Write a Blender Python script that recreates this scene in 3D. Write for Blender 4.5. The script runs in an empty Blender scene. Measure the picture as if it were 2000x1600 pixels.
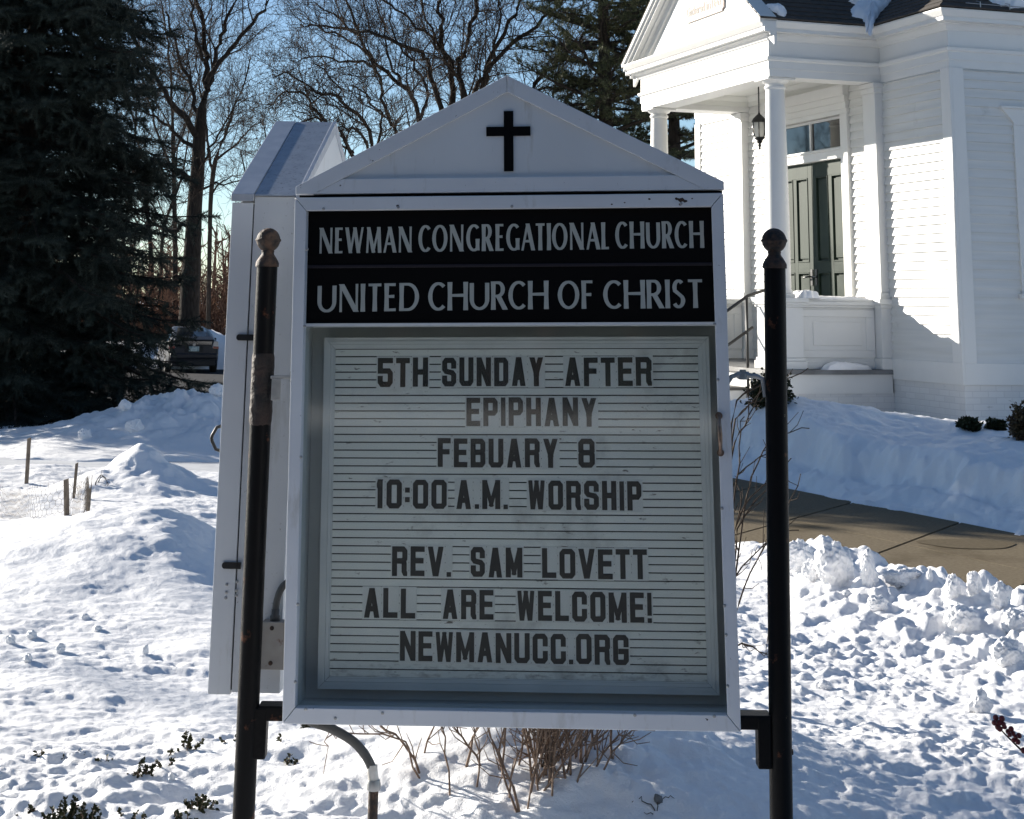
import bpy, bmesh, math, random
import numpy as np
from mathutils import Matrix, Vector
R = math.radians
random.seed(7)
C = bpy.context.scene.collection
SC = bpy.context.scene
V3 = lambda *a: np.array(a, float)

# ------------------------------------------------------------------ camera
FOC, PCY, PIT, ROL, EYE = 3217.3, -138.4, .2227, .0135, 1.6
_fw = V3(0, math.cos(PIT), math.sin(PIT)); _up = V3(0, -math.sin(PIT), math.cos(PIT)); _ri = V3(1, 0, 0)
CR = math.cos(ROL)*_ri + math.sin(ROL)*_up; CU = -math.sin(ROL)*_ri + math.cos(ROL)*_up
CO = V3(0, 0, EYE)
cd = bpy.data.cameras.new('camera'); cam = bpy.data.objects.new('camera', cd); C.objects.link(cam)
cd.sensor_fit = 'HORIZONTAL'; cd.sensor_width = 36; cd.lens = FOC/2000*36
cd.shift_y = (PCY-800)/2000; cd.clip_start = .1; cd.clip_end = 3000
M = Matrix.Identity(4)
for i in range(3):
    M[i][0], M[i][1], M[i][2], M[i][3] = CR[i], CU[i], -_fw[i], CO[i]
cam.matrix_world = M
SC.camera = cam

# ------------------------------------------------------------------ light
SUN = V3(-.797, .603, 0); SUN /= np.linalg.norm(SUN)
SEL = R(16.8)
SUN = SUN*math.cos(SEL) + V3(0, 0, math.sin(SEL))
w = bpy.data.worlds.new('World'); SC.world = w; w.use_nodes = True
nt = w.node_tree; bg = nt.nodes['Background']
sky = nt.nodes.new('ShaderNodeTexSky'); sky.sky_type = 'NISHITA'; sky.sun_disc = False
sky.sun_elevation = SEL; sky.sun_rotation = math.atan2(SUN[0], SUN[1])
sky.air_density = .8; sky.dust_density = 0.0; sky.ozone_density = 2.1; sky.altitude = 200
nt.links.new(sky.outputs[0], bg.inputs[0]); bg.inputs[1].default_value = .06
sd = bpy.data.lights.new('sun', 'SUN'); sd.energy = 5; sd.angle = R(.5); sd.color = (1, .93, .82)
so = bpy.data.objects.new('sun', sd); C.objects.link(so)
so.rotation_euler = Vector(SUN).to_track_quat('Z', 'Y').to_euler()
SC.view_settings.view_transform = 'Standard'; SC.view_settings.look = 'None'
SC.view_settings.exposure = 1.2; SC.view_settings.gamma = 1
SC.cycles.max_bounces = 6; SC.cycles.transparent_max_bounces = 16

# ------------------------------------------------------------------ pixel helpers (2000 px photo)
def ray(px, py): return (px-1000)/FOC*CR - (py-PCY)/FOC*CU + _fw
def onY(px, py, Y):
    d = ray(px, py); return CO + d*Y/d[1]
def onZ(px, py, Z):
    d = ray(px, py); return CO + d*(Z-EYE)/d[2]

# ------------------------------------------------------------------ mesh helper
class MB:
    def __init__(s): s.v = []; s.f = []; s.m = []
    def add(s, vs, fs, mi=0):
        o = len(s.v); s.v += [tuple(map(float, p)) for p in vs]
        s.f += [tuple(o+i for i in f) for f in fs]; s.m += [mi]*len(fs)
    def hexa(s, p, mi=0):  # p: 8 points, bottom 4 then top 4
        s.add(p, [(3,2,1,0),(4,5,6,7),(0,1,5,4),(1,2,6,5),(2,3,7,6),(3,0,4,7)], mi)
    def box(s, x0, x1, y0, y1, z0, z1, mi=0):
        s.hexa([(x0,y0,z0),(x1,y0,z0),(x1,y1,z0),(x0,y1,z0),(x0,y0,z1),(x1,y0,z1),(x1,y1,z1),(x0,y1,z1)], mi)
    def mbox(s, mp, a0, a1, z0, z1, o0, o1, mi=0):
        s.hexa([mp(a0,z0,o0),mp(a1,z0,o0),mp(a1,z0,o1),mp(a0,z0,o1),mp(a0,z1,o0),mp(a1,z1,o0),mp(a1,z1,o1),mp(a0,z1,o1)], mi)
    def prism(s, poly, mp, c0, c1, mi=0):  # poly in (a,b); mp(a,b,c)->xyz
        n = len(poly)
        s.add([mp(a,b,c0) for a,b in poly]+[mp(a,b,c1) for a,b in poly],
              [tuple(range(n))[::-1], tuple(range(n,2*n))]+[(i,(i+1)%n,n+(i+1)%n,n+i) for i in range(n)], mi)
    def tube(s, pts, rad, n=8, mi=0, cap=True):
        pts = [np.array(p, float) for p in pts]; m = len(pts)
        if not hasattr(rad, '__len__'): rad = [rad]*m
        t0 = pts[1]-pts[0]; t0 /= np.linalg.norm(t0)
        a = np.cross(t0, (0,0,1) if abs(t0[2]) < .9 else (1,0,0)); a /= np.linalg.norm(a)
        vs = []
        for i in range(m):
            t = pts[min(i+1,m-1)]-pts[max(i-1,0)]; t /= (np.linalg.norm(t)+1e-12)
            a = a-t*(a@t); a /= np.linalg.norm(a); b = np.cross(t, a)
            for k in range(n):
                th = 2*math.pi*k/n; vs.append(pts[i]+rad[i]*(math.cos(th)*a+math.sin(th)*b))
        fs = [(i*n+k, i*n+(k+1)%n, (i+1)*n+(k+1)%n, (i+1)*n+k) for i in range(m-1) for k in range(n)]
        if cap: fs += [tuple(range(n))[::-1], tuple((m-1)*n+k for k in range(n))]
        s.add(vs, fs, mi)
    def lathe(s, prof, c=(0,0,0), n=24, mi=0, ax='z'):
        vs = []
        for r, h in prof:
            for k in range(n):
                th = 2*math.pi*k/n; x, y = r*math.cos(th), r*math.sin(th)
                p = (x,y,h) if ax == 'z' else ((h,x,y) if ax == 'x' else (x,h,y))
                vs.append((c[0]+p[0], c[1]+p[1], c[2]+p[2]))
        m = len(prof)
        fs = [(i*n+k, i*n+(k+1)%n, (i+1)*n+(k+1)%n, (i+1)*n+k) for i in range(m-1) for k in range(n)]
        fs += [tuple(range(n))[::-1], tuple((m-1)*n+k for k in range(n))]
        s.add(vs, fs, mi)
    def build(s, name, mats, parent=None, smooth=False, bevel=0, recalc=True, loc=None):
        me = bpy.data.meshes.new(name); me.from_pydata(s.v, [], s.f)
        if not isinstance(mats, (list, tuple)): mats = [mats]
        for m_ in mats: me.materials.append(m_)
        if len(mats) > 1: me.polygons.foreach_set('material_index', s.m)
        if recalc:
            b = bmesh.new(); b.from_mesh(me); bmesh.ops.recalc_face_normals(b, faces=b.faces); b.to_mesh(me); b.free()
        if smooth:
            if smooth is True: me.polygons.foreach_set('use_smooth', [True]*len(me.polygons))
            else: me.set_sharp_from_angle(angle=R(smooth)); me.polygons.foreach_set('use_smooth', [True]*len(me.polygons))
        o = bpy.data.objects.new(name, me); C.objects.link(o)
        if parent: o.parent = parent
        if loc is not None: o.location = loc
        if bevel:
            bv = o.modifiers.new('bevel', 'BEVEL'); bv.width = bevel; bv.segments = 2; bv.limit_method = 'ANGLE'
        return o

def fast_mesh(name, verts, faces, mat, parent=None, smooth=False):
    """verts (N,3), faces (M,k) numpy."""
    me = bpy.data.meshes.new(name); verts = np.asarray(verts, np.float32); faces = np.asarray(faces, np.int32)
    k = faces.shape[1]; me.vertices.add(len(verts)); me.vertices.foreach_set('co', verts.ravel())
    me.loops.add(faces.size); me.loops.foreach_set('vertex_index', faces.ravel())
    me.polygons.add(len(faces)); me.polygons.foreach_set('loop_start', np.arange(0, faces.size, k, dtype=np.int32))
    if smooth: me.polygons.foreach_set('use_smooth', np.ones(len(faces), bool))
    me.materials.append(mat); me.update(calc_edges=True)
    o = bpy.data.objects.new(name, me); C.objects.link(o)
    if parent: o.parent = parent
    return o

def tag(o, label=None, cat=None, group=None, kind=None):
    if label: o['label'] = label
    if cat: o['category'] = cat
    if group: o['group'] = group
    if kind: o['kind'] = kind
    return o
def thing(name, label, cat, loc=(0,0,0), rz=0, group=None):
    o = bpy.data.objects.new(name, None); C.objects.link(o); o.location = tuple(map(float, loc)); o.rotation_euler = (0,0,rz)
    o.empty_display_size = .2
    return tag(o, label, cat, group)

# ------------------------------------------------------------------ materials
def mat(name, col, rough=.6, metal=0., col2=None, scale=8., spread=.15, bump=0., bscale=60., spec=.5, detail=6, stretch=None, bdist=.01):
    m = bpy.data.materials.new(name); m.use_nodes = True; n = m.node_tree; p = n.nodes['Principled BSDF']
    p.inputs['Roughness'].default_value = rough; p.inputs['Metallic'].default_value = metal
    p.inputs['Specular IOR Level'].default_value = spec
    p.inputs['Base Color'].default_value = (*col, 1)
    tc = n.nodes.new('ShaderNodeTexCoord'); mp = n.nodes.new('ShaderNodeMapping')
    n.links.new(tc.outputs['Object'], mp.inputs[0])
    if stretch: mp.inputs['Scale'].default_value = stretch
    if col2:
        nz = n.nodes.new('ShaderNodeTexNoise'); nz.inputs['Scale'].default_value = scale; nz.inputs['Detail'].default_value = detail
        n.links.new(mp.outputs[0], nz.inputs['Vector'])
        cr = n.nodes.new('ShaderNodeValToRGB'); cr.color_ramp.elements[0].position = .5-spread; cr.color_ramp.elements[1].position = .5+spread
        cr.color_ramp.elements[0].color = (*col, 1); cr.color_ramp.elements[1].color = (*col2, 1)
        n.links.new(nz.outputs['Fac'], cr.inputs[0]); n.links.new(cr.outputs[0], p.inputs['Base Color'])
    if bump:
        nb = n.nodes.new('ShaderNodeTexNoise'); nb.inputs['Scale'].default_value = bscale; nb.inputs['Detail'].default_value = 8
        n.links.new(mp.outputs[0], nb.inputs['Vector'])
        b = n.nodes.new('ShaderNodeBump'); b.inputs['Strength'].default_value = bump; b.inputs['Distance'].default_value = bdist
        n.links.new(nb.outputs['Fac'], b.inputs['Height']); n.links.new(b.outputs[0], p.inputs['Normal'])
    return m

def over(m, col, scale, lo, hi, rough=None, axis=None, a0=0, a1=1, stretch=None, inp='Base Color', detail=8):
    """lays a second colour (rust, chips, dirt) over a material where noise is high; optional ramp along an object axis."""
    n = m.node_tree; p = n.nodes['Principled BSDF']
    tc = n.nodes.new('ShaderNodeTexCoord'); mp = n.nodes.new('ShaderNodeMapping'); n.links.new(tc.outputs['Object'], mp.inputs[0])
    if stretch: mp.inputs['Scale'].default_value = stretch
    nz = n.nodes.new('ShaderNodeTexNoise'); nz.inputs['Scale'].default_value = scale; nz.inputs['Detail'].default_value = detail; nz.inputs['Roughness'].default_value = .65
    n.links.new(mp.outputs[0], nz.inputs['Vector'])
    fac = nz.outputs['Fac']
    if axis is not None:
        sx = n.nodes.new('ShaderNodeSeparateXYZ'); n.links.new(tc.outputs['Object'], sx.inputs[0])
        mr = n.nodes.new('ShaderNodeMapRange'); mr.inputs[1].default_value = a0; mr.inputs[2].default_value = a1
        n.links.new(sx.outputs[axis], mr.inputs[0])
        mu = n.nodes.new('ShaderNodeMath'); mu.operation = 'MULTIPLY'
        n.links.new(fac, mu.inputs[0]); n.links.new(mr.outputs[0], mu.inputs[1]); fac = mu.outputs[0]
    mr2 = n.nodes.new('ShaderNodeMapRange'); mr2.inputs[1].default_value = lo; mr2.inputs[2].default_value = hi; n.links.new(fac, mr2.inputs[0])
    mx = n.nodes.new('ShaderNodeMix'); mx.data_type = 'RGBA'
    n.links.new(mr2.outputs[0], mx.inputs[0])
    src = p.inputs['Base Color']
    if src.is_linked: n.links.new(src.links[0].from_socket, mx.inputs[6])
    else: mx.inputs[6].default_value = src.default_value
    mx.inputs[7].default_value = (*col, 1)
    n.links.new(mx.outputs[2], src)
    if rough is not None:
        mf = n.nodes.new('ShaderNodeMix'); n.links.new(mr2.outputs[0], mf.inputs[0])
        mf.inputs[2].default_value = p.inputs['Roughness'].default_value; mf.inputs[3].default_value = rough
        n.links.new(mf.outputs[0], p.inputs['Roughness'])
    return m

def glass(name, tint=(.9,.93,.93), rough=.02, refl=1.0):
    m = bpy.data.materials.new(name); m.use_nodes = True; n = m.node_tree; n.nodes.clear()
    out = n.nodes.new('ShaderNodeOutputMaterial'); mx = n.nodes.new('ShaderNodeMixShader')
    tr = n.nodes.new('ShaderNodeBsdfTransparent'); tr.inputs[0].default_value = (*tint, 1)
    gl = n.nodes.new('ShaderNodeBsdfGlossy'); gl.inputs['Roughness'].default_value = rough; gl.inputs[0].default_value = (1,1,1,1)
    lw = n.nodes.new('ShaderNodeLayerWeight'); lw.inputs[0].default_value = .5
    pw = n.nodes.new('ShaderNodeMath'); pw.operation = 'POWER'; pw.inputs[1].default_value = 4.0; n.links.new(lw.outputs['Facing'], pw.inputs[0])
    fr = n.nodes.new('ShaderNodeMath'); fr.operation = 'MULTIPLY_ADD'; fr.inputs[1].default_value = .7; fr.inputs[2].default_value = .05*refl; n.links.new(pw.outputs[0], fr.inputs[0])
    n.links.new(fr.outputs[0], mx.inputs[0]); n.links.new(tr.outputs[0], mx.inputs[1]); n.links.new(gl.outputs[0], mx.inputs[2]); n.links.new(mx.outputs[0], out.inputs[0])
    return m

def snow_material(name, bump=1.0):
    m = bpy.data.materials.new(name); m.use_nodes = True; n = m.node_tree; p = n.nodes['Principled BSDF']
    p.inputs['Base Color'].default_value = (.90,.90,.91,1); p.inputs['Roughness'].default_value = .55
    p.inputs['Specular IOR Level'].default_value = .35
    tc = n.nodes.new('ShaderNodeTexCoord')
    n1 = n.nodes.new('ShaderNodeTexNoise'); n1.inputs['Scale'].default_value = 30; n1.inputs['Detail'].default_value = 6; n1.inputs['Roughness'].default_value = .7
    n.links.new(tc.outputs['Object'], n1.inputs['Vector'])
    b1 = n.nodes.new('ShaderNodeBump'); b1.inputs['Strength'].default_value = .45*bump; b1.inputs['Distance'].default_value = .02
    n.links.new(n1.outputs['Fac'], b1.inputs['Height'])
    n2 = n.nodes.new('ShaderNodeTexNoise'); n2.inputs['Scale'].default_value = 260; n2.inputs['Detail'].default_value = 3
    n.links.new(tc.outputs['Object'], n2.inputs['Vector'])
    b2 = n.nodes.new('ShaderNodeBump'); b2.inputs['Strength'].default_value = .4*bump; b2.inputs['Distance'].default_value = .006
    n.links.new(n2.outputs['Fac'], b2.inputs['Height']); n.links.new(b1.outputs[0], b2.inputs['Normal'])
    n.links.new(b2.outputs[0], p.inputs['Normal'])
    return m

SNOW = snow_material('snow')
ROOFSNOW = snow_material('settled_snow', .7)
ICE = mat('ice', (.86,.88,.89), .35, col2=(.90,.90,.90), scale=20, bump=.5, bscale=40)
CONC = mat('concrete', (.215,.178,.125), .95, spec=.06, col2=(.145,.118,.080), scale=38, spread=.22, bump=.6, bscale=140)
over(CONC, (.10,.080,.052), 1.1, .54, .70)
over(CONC, (.55,.55,.54), 9, .70, .74)
PAVE = mat('packed_snow_pavement', (.42,.44,.48), .85, col2=(.55,.57,.6), scale=5, spread=.2, bump=.4, bscale=80)
ASPH = mat('asphalt', (.030,.030,.034), .9, spec=.08, col2=(.055,.054,.055), scale=6, bump=.4, bscale=120)
WHITE = mat('white_clapboard_paint', (.72,.72,.70), .55, col2=(.62,.62,.595), scale=2.2, spread=.22, bump=.15, bscale=30, stretch=(.35,.35,7))
over(WHITE, (.50,.49,.46), 3.2, .62, .80)
TRIM = mat('white_trim_paint', (.71,.71,.69), .5, col2=(.68,.68,.66), scale=4, spread=.25, bump=.08, bscale=50)
CEILP = mat('porch_ceiling_paint', (.70,.70,.66), .6)
BRICKP = bpy.data.materials.new('painted_brick')
def _brick():
    BRICKP.use_nodes = True; n = BRICKP.node_tree; p = n.nodes['Principled BSDF']; p.inputs['Roughness'].default_value = .8
    tc = n.nodes.new('ShaderNodeTexCoord'); sx = n.nodes.new('ShaderNodeSeparateXYZ'); n.links.new(tc.outputs['Object'], sx.inputs[0])
    ad = n.nodes.new('ShaderNodeMath'); n.links.new(sx.outputs[0], ad.inputs[0]); n.links.new(sx.outputs[1], ad.inputs[1])
    cb = n.nodes.new('ShaderNodeCombineXYZ'); n.links.new(ad.outputs[0], cb.inputs[0]); n.links.new(sx.outputs[2], cb.inputs[1])
    br = n.nodes.new('ShaderNodeTexBrick'); n.links.new(cb.outputs[0], br.inputs['Vector'])
    br.inputs['Scale'].default_value = 1; br.inputs['Brick Width'].default_value = .215; br.inputs['Row Height'].default_value = .072; br.inputs['Mortar Size'].default_value = .006
    br.inputs['Color1'].default_value = (.68,.68,.67,1); br.inputs['Color2'].default_value = (.62,.62,.61,1); br.inputs['Mortar'].default_value = (.57,.57,.57,1)
    br.inputs['Mortar Smooth'].default_value = .4
    n.links.new(br.outputs['Color'], p.inputs['Base Color'])
    b = n.nodes.new('ShaderNodeBump'); b.invert = True; b.inputs['Strength'].default_value = .3; b.inputs['Distance'].default_value = .004
    n.links.new(br.outputs['Fac'], b.inputs['Height']); n.links.new(b.outputs[0], p.inputs['Normal'])
_brick(); over(BRICKP, (.34,.33,.31), 9, .64, .74, stretch=(.5,.5,3))
SHING = mat('roof_shingles', (.035,.032,.03), .9, col2=(.075,.06,.048), scale=9, spread=.2, bump=.7, bscale=40, stretch=(1,1,3))
DOORG = mat('weathered_green_paint', (.012,.024,.017), .6, spec=.2, col2=(.026,.042,.032), scale=5, spread=.25, stretch=(1,1,.25))
BLACKI = mat('black_iron', (.012,.012,.013), .45)
SIGNW = mat('white_enamel', (.72,.74,.76), .38, col2=(.63,.65,.67), scale=3.5, spread=.22, bump=.10, bscale=9, bdist=.004, stretch=(1,1,.4))
over(SIGNW, (.52,.52,.50), 22, .60, .74, stretch=(1,1,.18))
over(SIGNW, (.10,.08,.07), 95, .73, .76)
SIGNF = mat('chipped_white_enamel', (.70,.72,.75), .35, col2=(.62,.64,.68), scale=5, spread=.3, bump=.05, bscale=40)
over(SIGNF, (.50,.50,.49), 18, .58, .74, stretch=(1,1,.3))
over(SIGNF, (.03,.022,.02), 60, .68, .70)
SIGNB = mat('dusty_white_enamel', (.66,.68,.70), .5, col2=(.58,.60,.62), scale=6, spread=.3)
over(SIGNB, (.46,.46,.44), 14, .56, .74, stretch=(1,1,.15))
over(SIGNB, (.25,.24,.22), 120, .64, .72)
ROOFM = mat('weathered_roof_metal', (.27,.31,.37), .6, 0., spec=.35, col2=(.36,.40,.46), scale=25, spread=.25)
over(ROOFM, (.16,.17,.19), 90, .56, .7)
BLACKG = mat('gloss_black_panel', (.003,.003,.0035), .4, spec=.12)
SEAM = mat('dark_purple_strip', (.012,.009,.016), .4)
SILV = mat('silver_letter_vinyl', (.44,.46,.43), .45, col2=(.38,.40,.37), scale=9, spread=.25)
LBOARD = mat('letter_board_plastic', (.82,.83,.79), .5, col2=(.70,.72,.68), scale=4, spread=.3)
over(LBOARD, (.16,.14,.12), 26, .63, .70, stretch=(1,1,2.6))
over(LBOARD, (.42,.42,.40), 5, .54, .74)
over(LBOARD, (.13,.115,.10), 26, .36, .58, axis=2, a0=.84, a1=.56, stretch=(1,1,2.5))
LFRAME = mat('letter_board_frame', (.70,.72,.72), .5, col2=(.62,.65,.65), scale=8)
GROOVE = mat('groove_shadow_backing', (.03,.03,.03), .9, spec=.1)
TILE = mat('letter_tile_plastic', (.70,.72,.70), .45, col2=(.64,.66,.64), scale=12)
LETT = mat('letter_black', (.042,.041,.039), .5, spec=.3)
INNER = mat('cabinet_interior', (.55,.58,.58), .7, col2=(.46,.49,.50), scale=4, spread=.3)
PANE = glass('display_glass', (.975,.985,.972), .06)
POSTM = mat('black_post_paint', (.006,.006,.0065), .45, bump=.25, bscale=90, bdist=.004, spec=.12)
over(POSTM, (.11,.045,.025), 16, .63, .70, rough=.9)
over(POSTM, (.40,.34,.22), 30, .70, .735, rough=.8)
RUSTY = mat('rusty_iron', (.014,.011,.010), .7, col2=(.075,.040,.024), scale=55, spread=.12, bump=.6, bscale=80)
GALV = mat('galvanised_steel', (.32,.33,.33), .45, .6, col2=(.42,.42,.42), scale=30)
BOXM = mat('stained_junction_box', (.42,.40,.37), .6, col2=(.30,.27,.24), scale=14, spread=.2)
over(BOXM, (.16,.07,.04), 22, .62, .72)
CONDG = mat('grey_conduit', (.075,.075,.073), .55, bump=.2, bscale=90)
BARK = mat('bark', (.022,.018,.016), .95, spec=.1, col2=(.052,.043,.036), scale=14, spread=.2, bump=.9, bscale=22, stretch=(1,1,.3), bdist=.04)
TWIG = mat('twig_bark', (.055,.042,.033), .9, spec=.1)
BRUSH = mat('reddish_brush', (.16,.085,.055), .9, col2=(.09,.055,.04), scale=.6, spec=.1)
NEEDLE = mat('spruce_needles', (.009,.015,.012), .75, col2=(.026,.038,.032), scale=1.2, spec=.25)
PINEN = mat('pine_needles', (.035,.05,.020), .7, col2=(.075,.075,.028), scale=.7)
STEM = mat('reddish_stem', (.15,.095,.065), .8, col2=(.27,.19,.135), scale=20, bump=.3, bscale=60)
SPRIG = mat('evergreen_leaf', (.016,.022,.008), .6, spec=.25, col2=(.045,.048,.018), scale=18)
BRNLEAF = mat('bronzed_leaf', (.055,.028,.014), .7, col2=(.10,.07,.025), scale=14)
BERRY = mat('red_berry', (.20,.012,.014), .35, col2=(.10,.01,.012), scale=60)
STAKE = mat('grey_wood', (.19,.155,.12), .85, col2=(.11,.09,.07), scale=10, stretch=(6,6,1), bump=.4, bscale=60)
WIREM = mat('thin_wire', (.16,.13,.10), .7, .2)

# ------------------------------------------------------------------ noise + terrain
def _h(ix, iy, s):
    n = (ix.astype(np.int64)*374761393 + iy.astype(np.int64)*668265263 + s*1442695041) & 0xffffffff
    n = ((n ^ (n >> 13))*1274126177) & 0xffffffff
    n = n ^ (n >> 16)
    return (n & 0xffff)/65535.0*2*np.pi
def perlin(x, y, s=0):
    ix = np.floor(x); iy = np.floor(y); fx = x-ix; fy = y-iy
    u = fx*fx*fx*(fx*(fx*6-15)+10); v = fy*fy*fy*(fy*(fy*6-15)+10)
    def g(a, b):
        t = _h(ix+a, iy+b, s); return np.cos(t)*(fx-a)+np.sin(t)*(fy-b)
    n0 = g(0,0)*(1-u)+g(1,0)*u; n1 = g(0,1)*(1-u)+g(1,1)*u
    return (n0*(1-v)+n1*v)*1.4
def fbm(x, y, s=0, o=4, gain=.5):
    r = 0; a = 1; f = 1
    for k in range(o):
        r = r + a*perlin(x*f, y*f, s+k*17); a *= gain; f *= 2.03
    return r
def billow(x, y, s=0, o=4, gain=.55):
    r = 0; a = 1; f = 1; t = 0
    for k in range(o):
        r = r + a*np.minimum(np.abs(perlin(x*f, y*f, s+k*13))*1.75, 1); t += a; a *= gain; f *= 2.1
    return r/t
def ss(a, b, x):
    t = np.clip((x-a)/(b-a), 0, 1); return t*t*(3-2*t)
def gau(x, y, cx, cy, sx, sy, rot=0):
    dx, dy = x-cx, y-cy
    if rot: dx, dy = dx*math.cos(rot)+dy*math.sin(rot), -dx*math.sin(rot)+dy*math.cos(rot)
    return np.exp(-.5*((dx/sx)**2+(dy/sy)**2))

# walkway edges: upper (far/right) line U, lower (near/left) line L
UA, UB = V3(2.20,16.34), V3(3.777,12.63)
LA, LB = V3(1.33,12.35), V3(2.73,9.5)
def sdist(X, Y, A, B):
    d = B-A; n = V3(-d[1], d[0])/np.hypot(*d)   # left of direction A->B
    return (X-A[0])*n[0]+(Y-A[1])*n[1]
def terrain(X, Y):
    X = np.asarray(X, float); Y = np.asarray(Y, float)
    rr = np.hypot(X, Y)
    far = ss(22, 60, Y)
    z = -.82*np.clip((Y-21)/36, 0, 1.0)*ss(2, -3, X)
    z = z+.07*fbm(X*.35, Y*.35, 3, 3)*ss(5, 14, rr)
    # gentle foreground
    z = z+.03*fbm(X*.9, Y*.9, 11, 2)
    # shrub mound behind the sign
    z = z+.20*gau(X, Y, .20, 6.0, .50, .42)+.08*gau(X, Y, .30, 6.3, .9, .5)
    # plough mounds left
    xr = -.203*Y+.05+.05*np.sin(Y*2.3)
    sx = np.where(X < xr, .85, .30); sy = np.where(Y < 10.8, .85, .50)
    z = z+.31*np.exp(-.5*(((X-xr)/sx)**2+((Y-10.8)/sy)**2))*(1+.07*fbm(X*3, Y*3, 5, 3))
    z = z+.07*gau(X, Y, -3.4, 11.6, .9, .35)
    z = z+.36*np.exp(-(np.hypot((X+3.06)/.55, (Y-14.4)/.62))**1.5)*(1+.22*fbm(X*2.6, Y*2.6, 8, 3))
    z = z+.05*gau(X, Y, -2.2, 13.2, .9, .5)
    z = z+.07*gau(X, Y, -3.6, 12.2, .8, .6)
    # plough bank along the street, left
    cr = 20.2+.35*fbm(X*.5, X*0+2, 9, 2)
    bh = .08+.38*ss(-5.6, -3.6, X)
    prof = np.where(Y < cr, ss(cr-2.1, cr-.1, Y), ss(cr+1.9, cr, Y))
    lump = billow(X*1.7, Y*1.7, 21, 4)
    z = z+bh*prof*ss(1.5, -.5, X)*(.72+.6*lump)
    # far snow pile behind the car
    z = z+ (.85+.35*fbm(X*.7, Y*.7, 31, 3))*gau(X, Y, -9.5, 61.8, 7, .9)+.65*gau(X, Y, -10.9, 61.5, .8, .7)
    # right: walkway, berm, bank
    eu = sdist(X, Y, UA, UB); el = -sdist(X, Y, LA, LB)
    edge_n = .10*fbm(X*2.2, Y*2.2, 41, 3)
    berm_y = ss(1.3, 1.9, X)*ss(17, 14, Y)*ss(6, 8, Y)
    lumps = billow(X*2.6, Y*2.6, 51, 3, .42)
    e = el+edge_n
    berm = np.where(e > 0, ss(0, .22, e)*ss(1.7, .35, e), 0)
    z = z+berm_y*berm*(.07+.14*lumps)
    rough = berm_y*ss(2.9, .2, e)*(e > 0)
    z = z+rough*.035*(billow(X*6, Y*6, 61, 2)-.3)
    e2 = eu+edge_n*.8
    rb = np.where(e2 > 0, .10*ss(0, .30, e2)+.30*ss(.34, .62, e2+.09*fbm(X*1.3, Y*1.3, 71, 2)+.035*fbm(X*6.5, Y*6.5, 72, 2)), 0)
    rb = rb+np.where(e2 > 0, .05*ss(.6, 2.5, e2), 0)
    rb = rb*(1-.30*ss(.3,1.6,X-4.6+.35*(Y-17)))
    z = z+rb*ss(24, 20, Y)
    z = z+(.24*gau(X, Y, 2.95, 17.3, .75, 1.1))*ss(0, .6, e2)
    z = z+.12*gau(X, Y, 6.3, 18.6, .9, .5)*ss(.2, .8, e2)
    z = z-.24*gau(X, Y, 5.2, 19.7, 1.5, 1.0)*ss(.8, 1.8, e2)
    z = z+np.where(e2 > 0, .030*fbm(X*4, Y*4, 77, 4), 0)
    # wind texture / crust
    near = ss(30, 12, rr)
    lft = ss(1.0, .2, X)
    tex = .016*fbm(X*1.9, Y*3.6, 81, 3)+.0125*fbm(X*6.5, Y*11, 91, 3)+.0045*fbm(X*21, Y*30, 95, 2)
    crumb = np.maximum(fbm(X*7.5, Y*8, 97, 3)-.18, 0)*.030+np.maximum(fbm(X*17, Y*18, 98, 2)-.25, 0)*.014
    front = ss(7.8, 6.2, Y)
    tex = tex*(.8+.3*front)+crumb*(ss(.5, 1.4, X)*ss(12, 9, Y)*1.1+.10*front*lft)
    tex = tex+front*lft*(.022*fbm(X*2.1, Y*4.2, 99, 2)+.009*fbm(X*5, Y*9, 101, 3))
    ft = np.maximum(fbm(X*1.3+3, Y*2.1, 103, 2)-.35, 0); tex = tex-.03*ft*lft*near
    amp = (1-.6*ss(.2, .8, e2))*(1-.5*gau(X, Y, -2.1, 10.6, .9, 1.0))
    patchy = .68+.55*ss(-.25, .45, fbm(X*.55+9, Y*.8, 111, 2))
    z = z+tex*amp*near*patchy
    # cut the cleared surfaces
    inw = np.minimum(-e2, -e)            # >0 inside the walkway
    z = np.where(inw > 0, np.minimum(z, -.05*ss(0, .12, inw)+.0), z)
    ys = np.minimum(Y-16.25+.12*fbm(X*1.3, Y*0, 15, 2), 17.55-Y+.15*fbm(X*1.1, Y*0, 16, 2)); ins = np.where(X < .5, ys, -1)
    z = np.where(ins > 0, np.minimum(z, .05-.12*ss(0, .25, ins)), z)
    inr = np.minimum(np.minimum(Y-26.5, 60.3-Y), -2.0-X)
    base = -.82*np.clip((Y-21)/36, 0, 1.0)
    z = np.where(inr > 0, np.minimum(z, base-.12*ss(0, .6, inr)), z)
    kb = Y-2.6-.25*fbm(X*.8, Y*0, 19, 3)
    z = np.where(kb < .35, z*ss(-.1, .35, kb)-.16*ss(.35, -.1, kb), z)
    return z

def hit(px, py, y0=5.0, y1=70):
    d = ray(px, py); ys = np.arange(y0, y1, .02); P = CO[None]+d[None]*(ys/d[1])[:,None]
    dz = P[:,2]-terrain(P[:,0], P[:,1]); k = np.argmax(dz < 0)
    return P[k]

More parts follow.
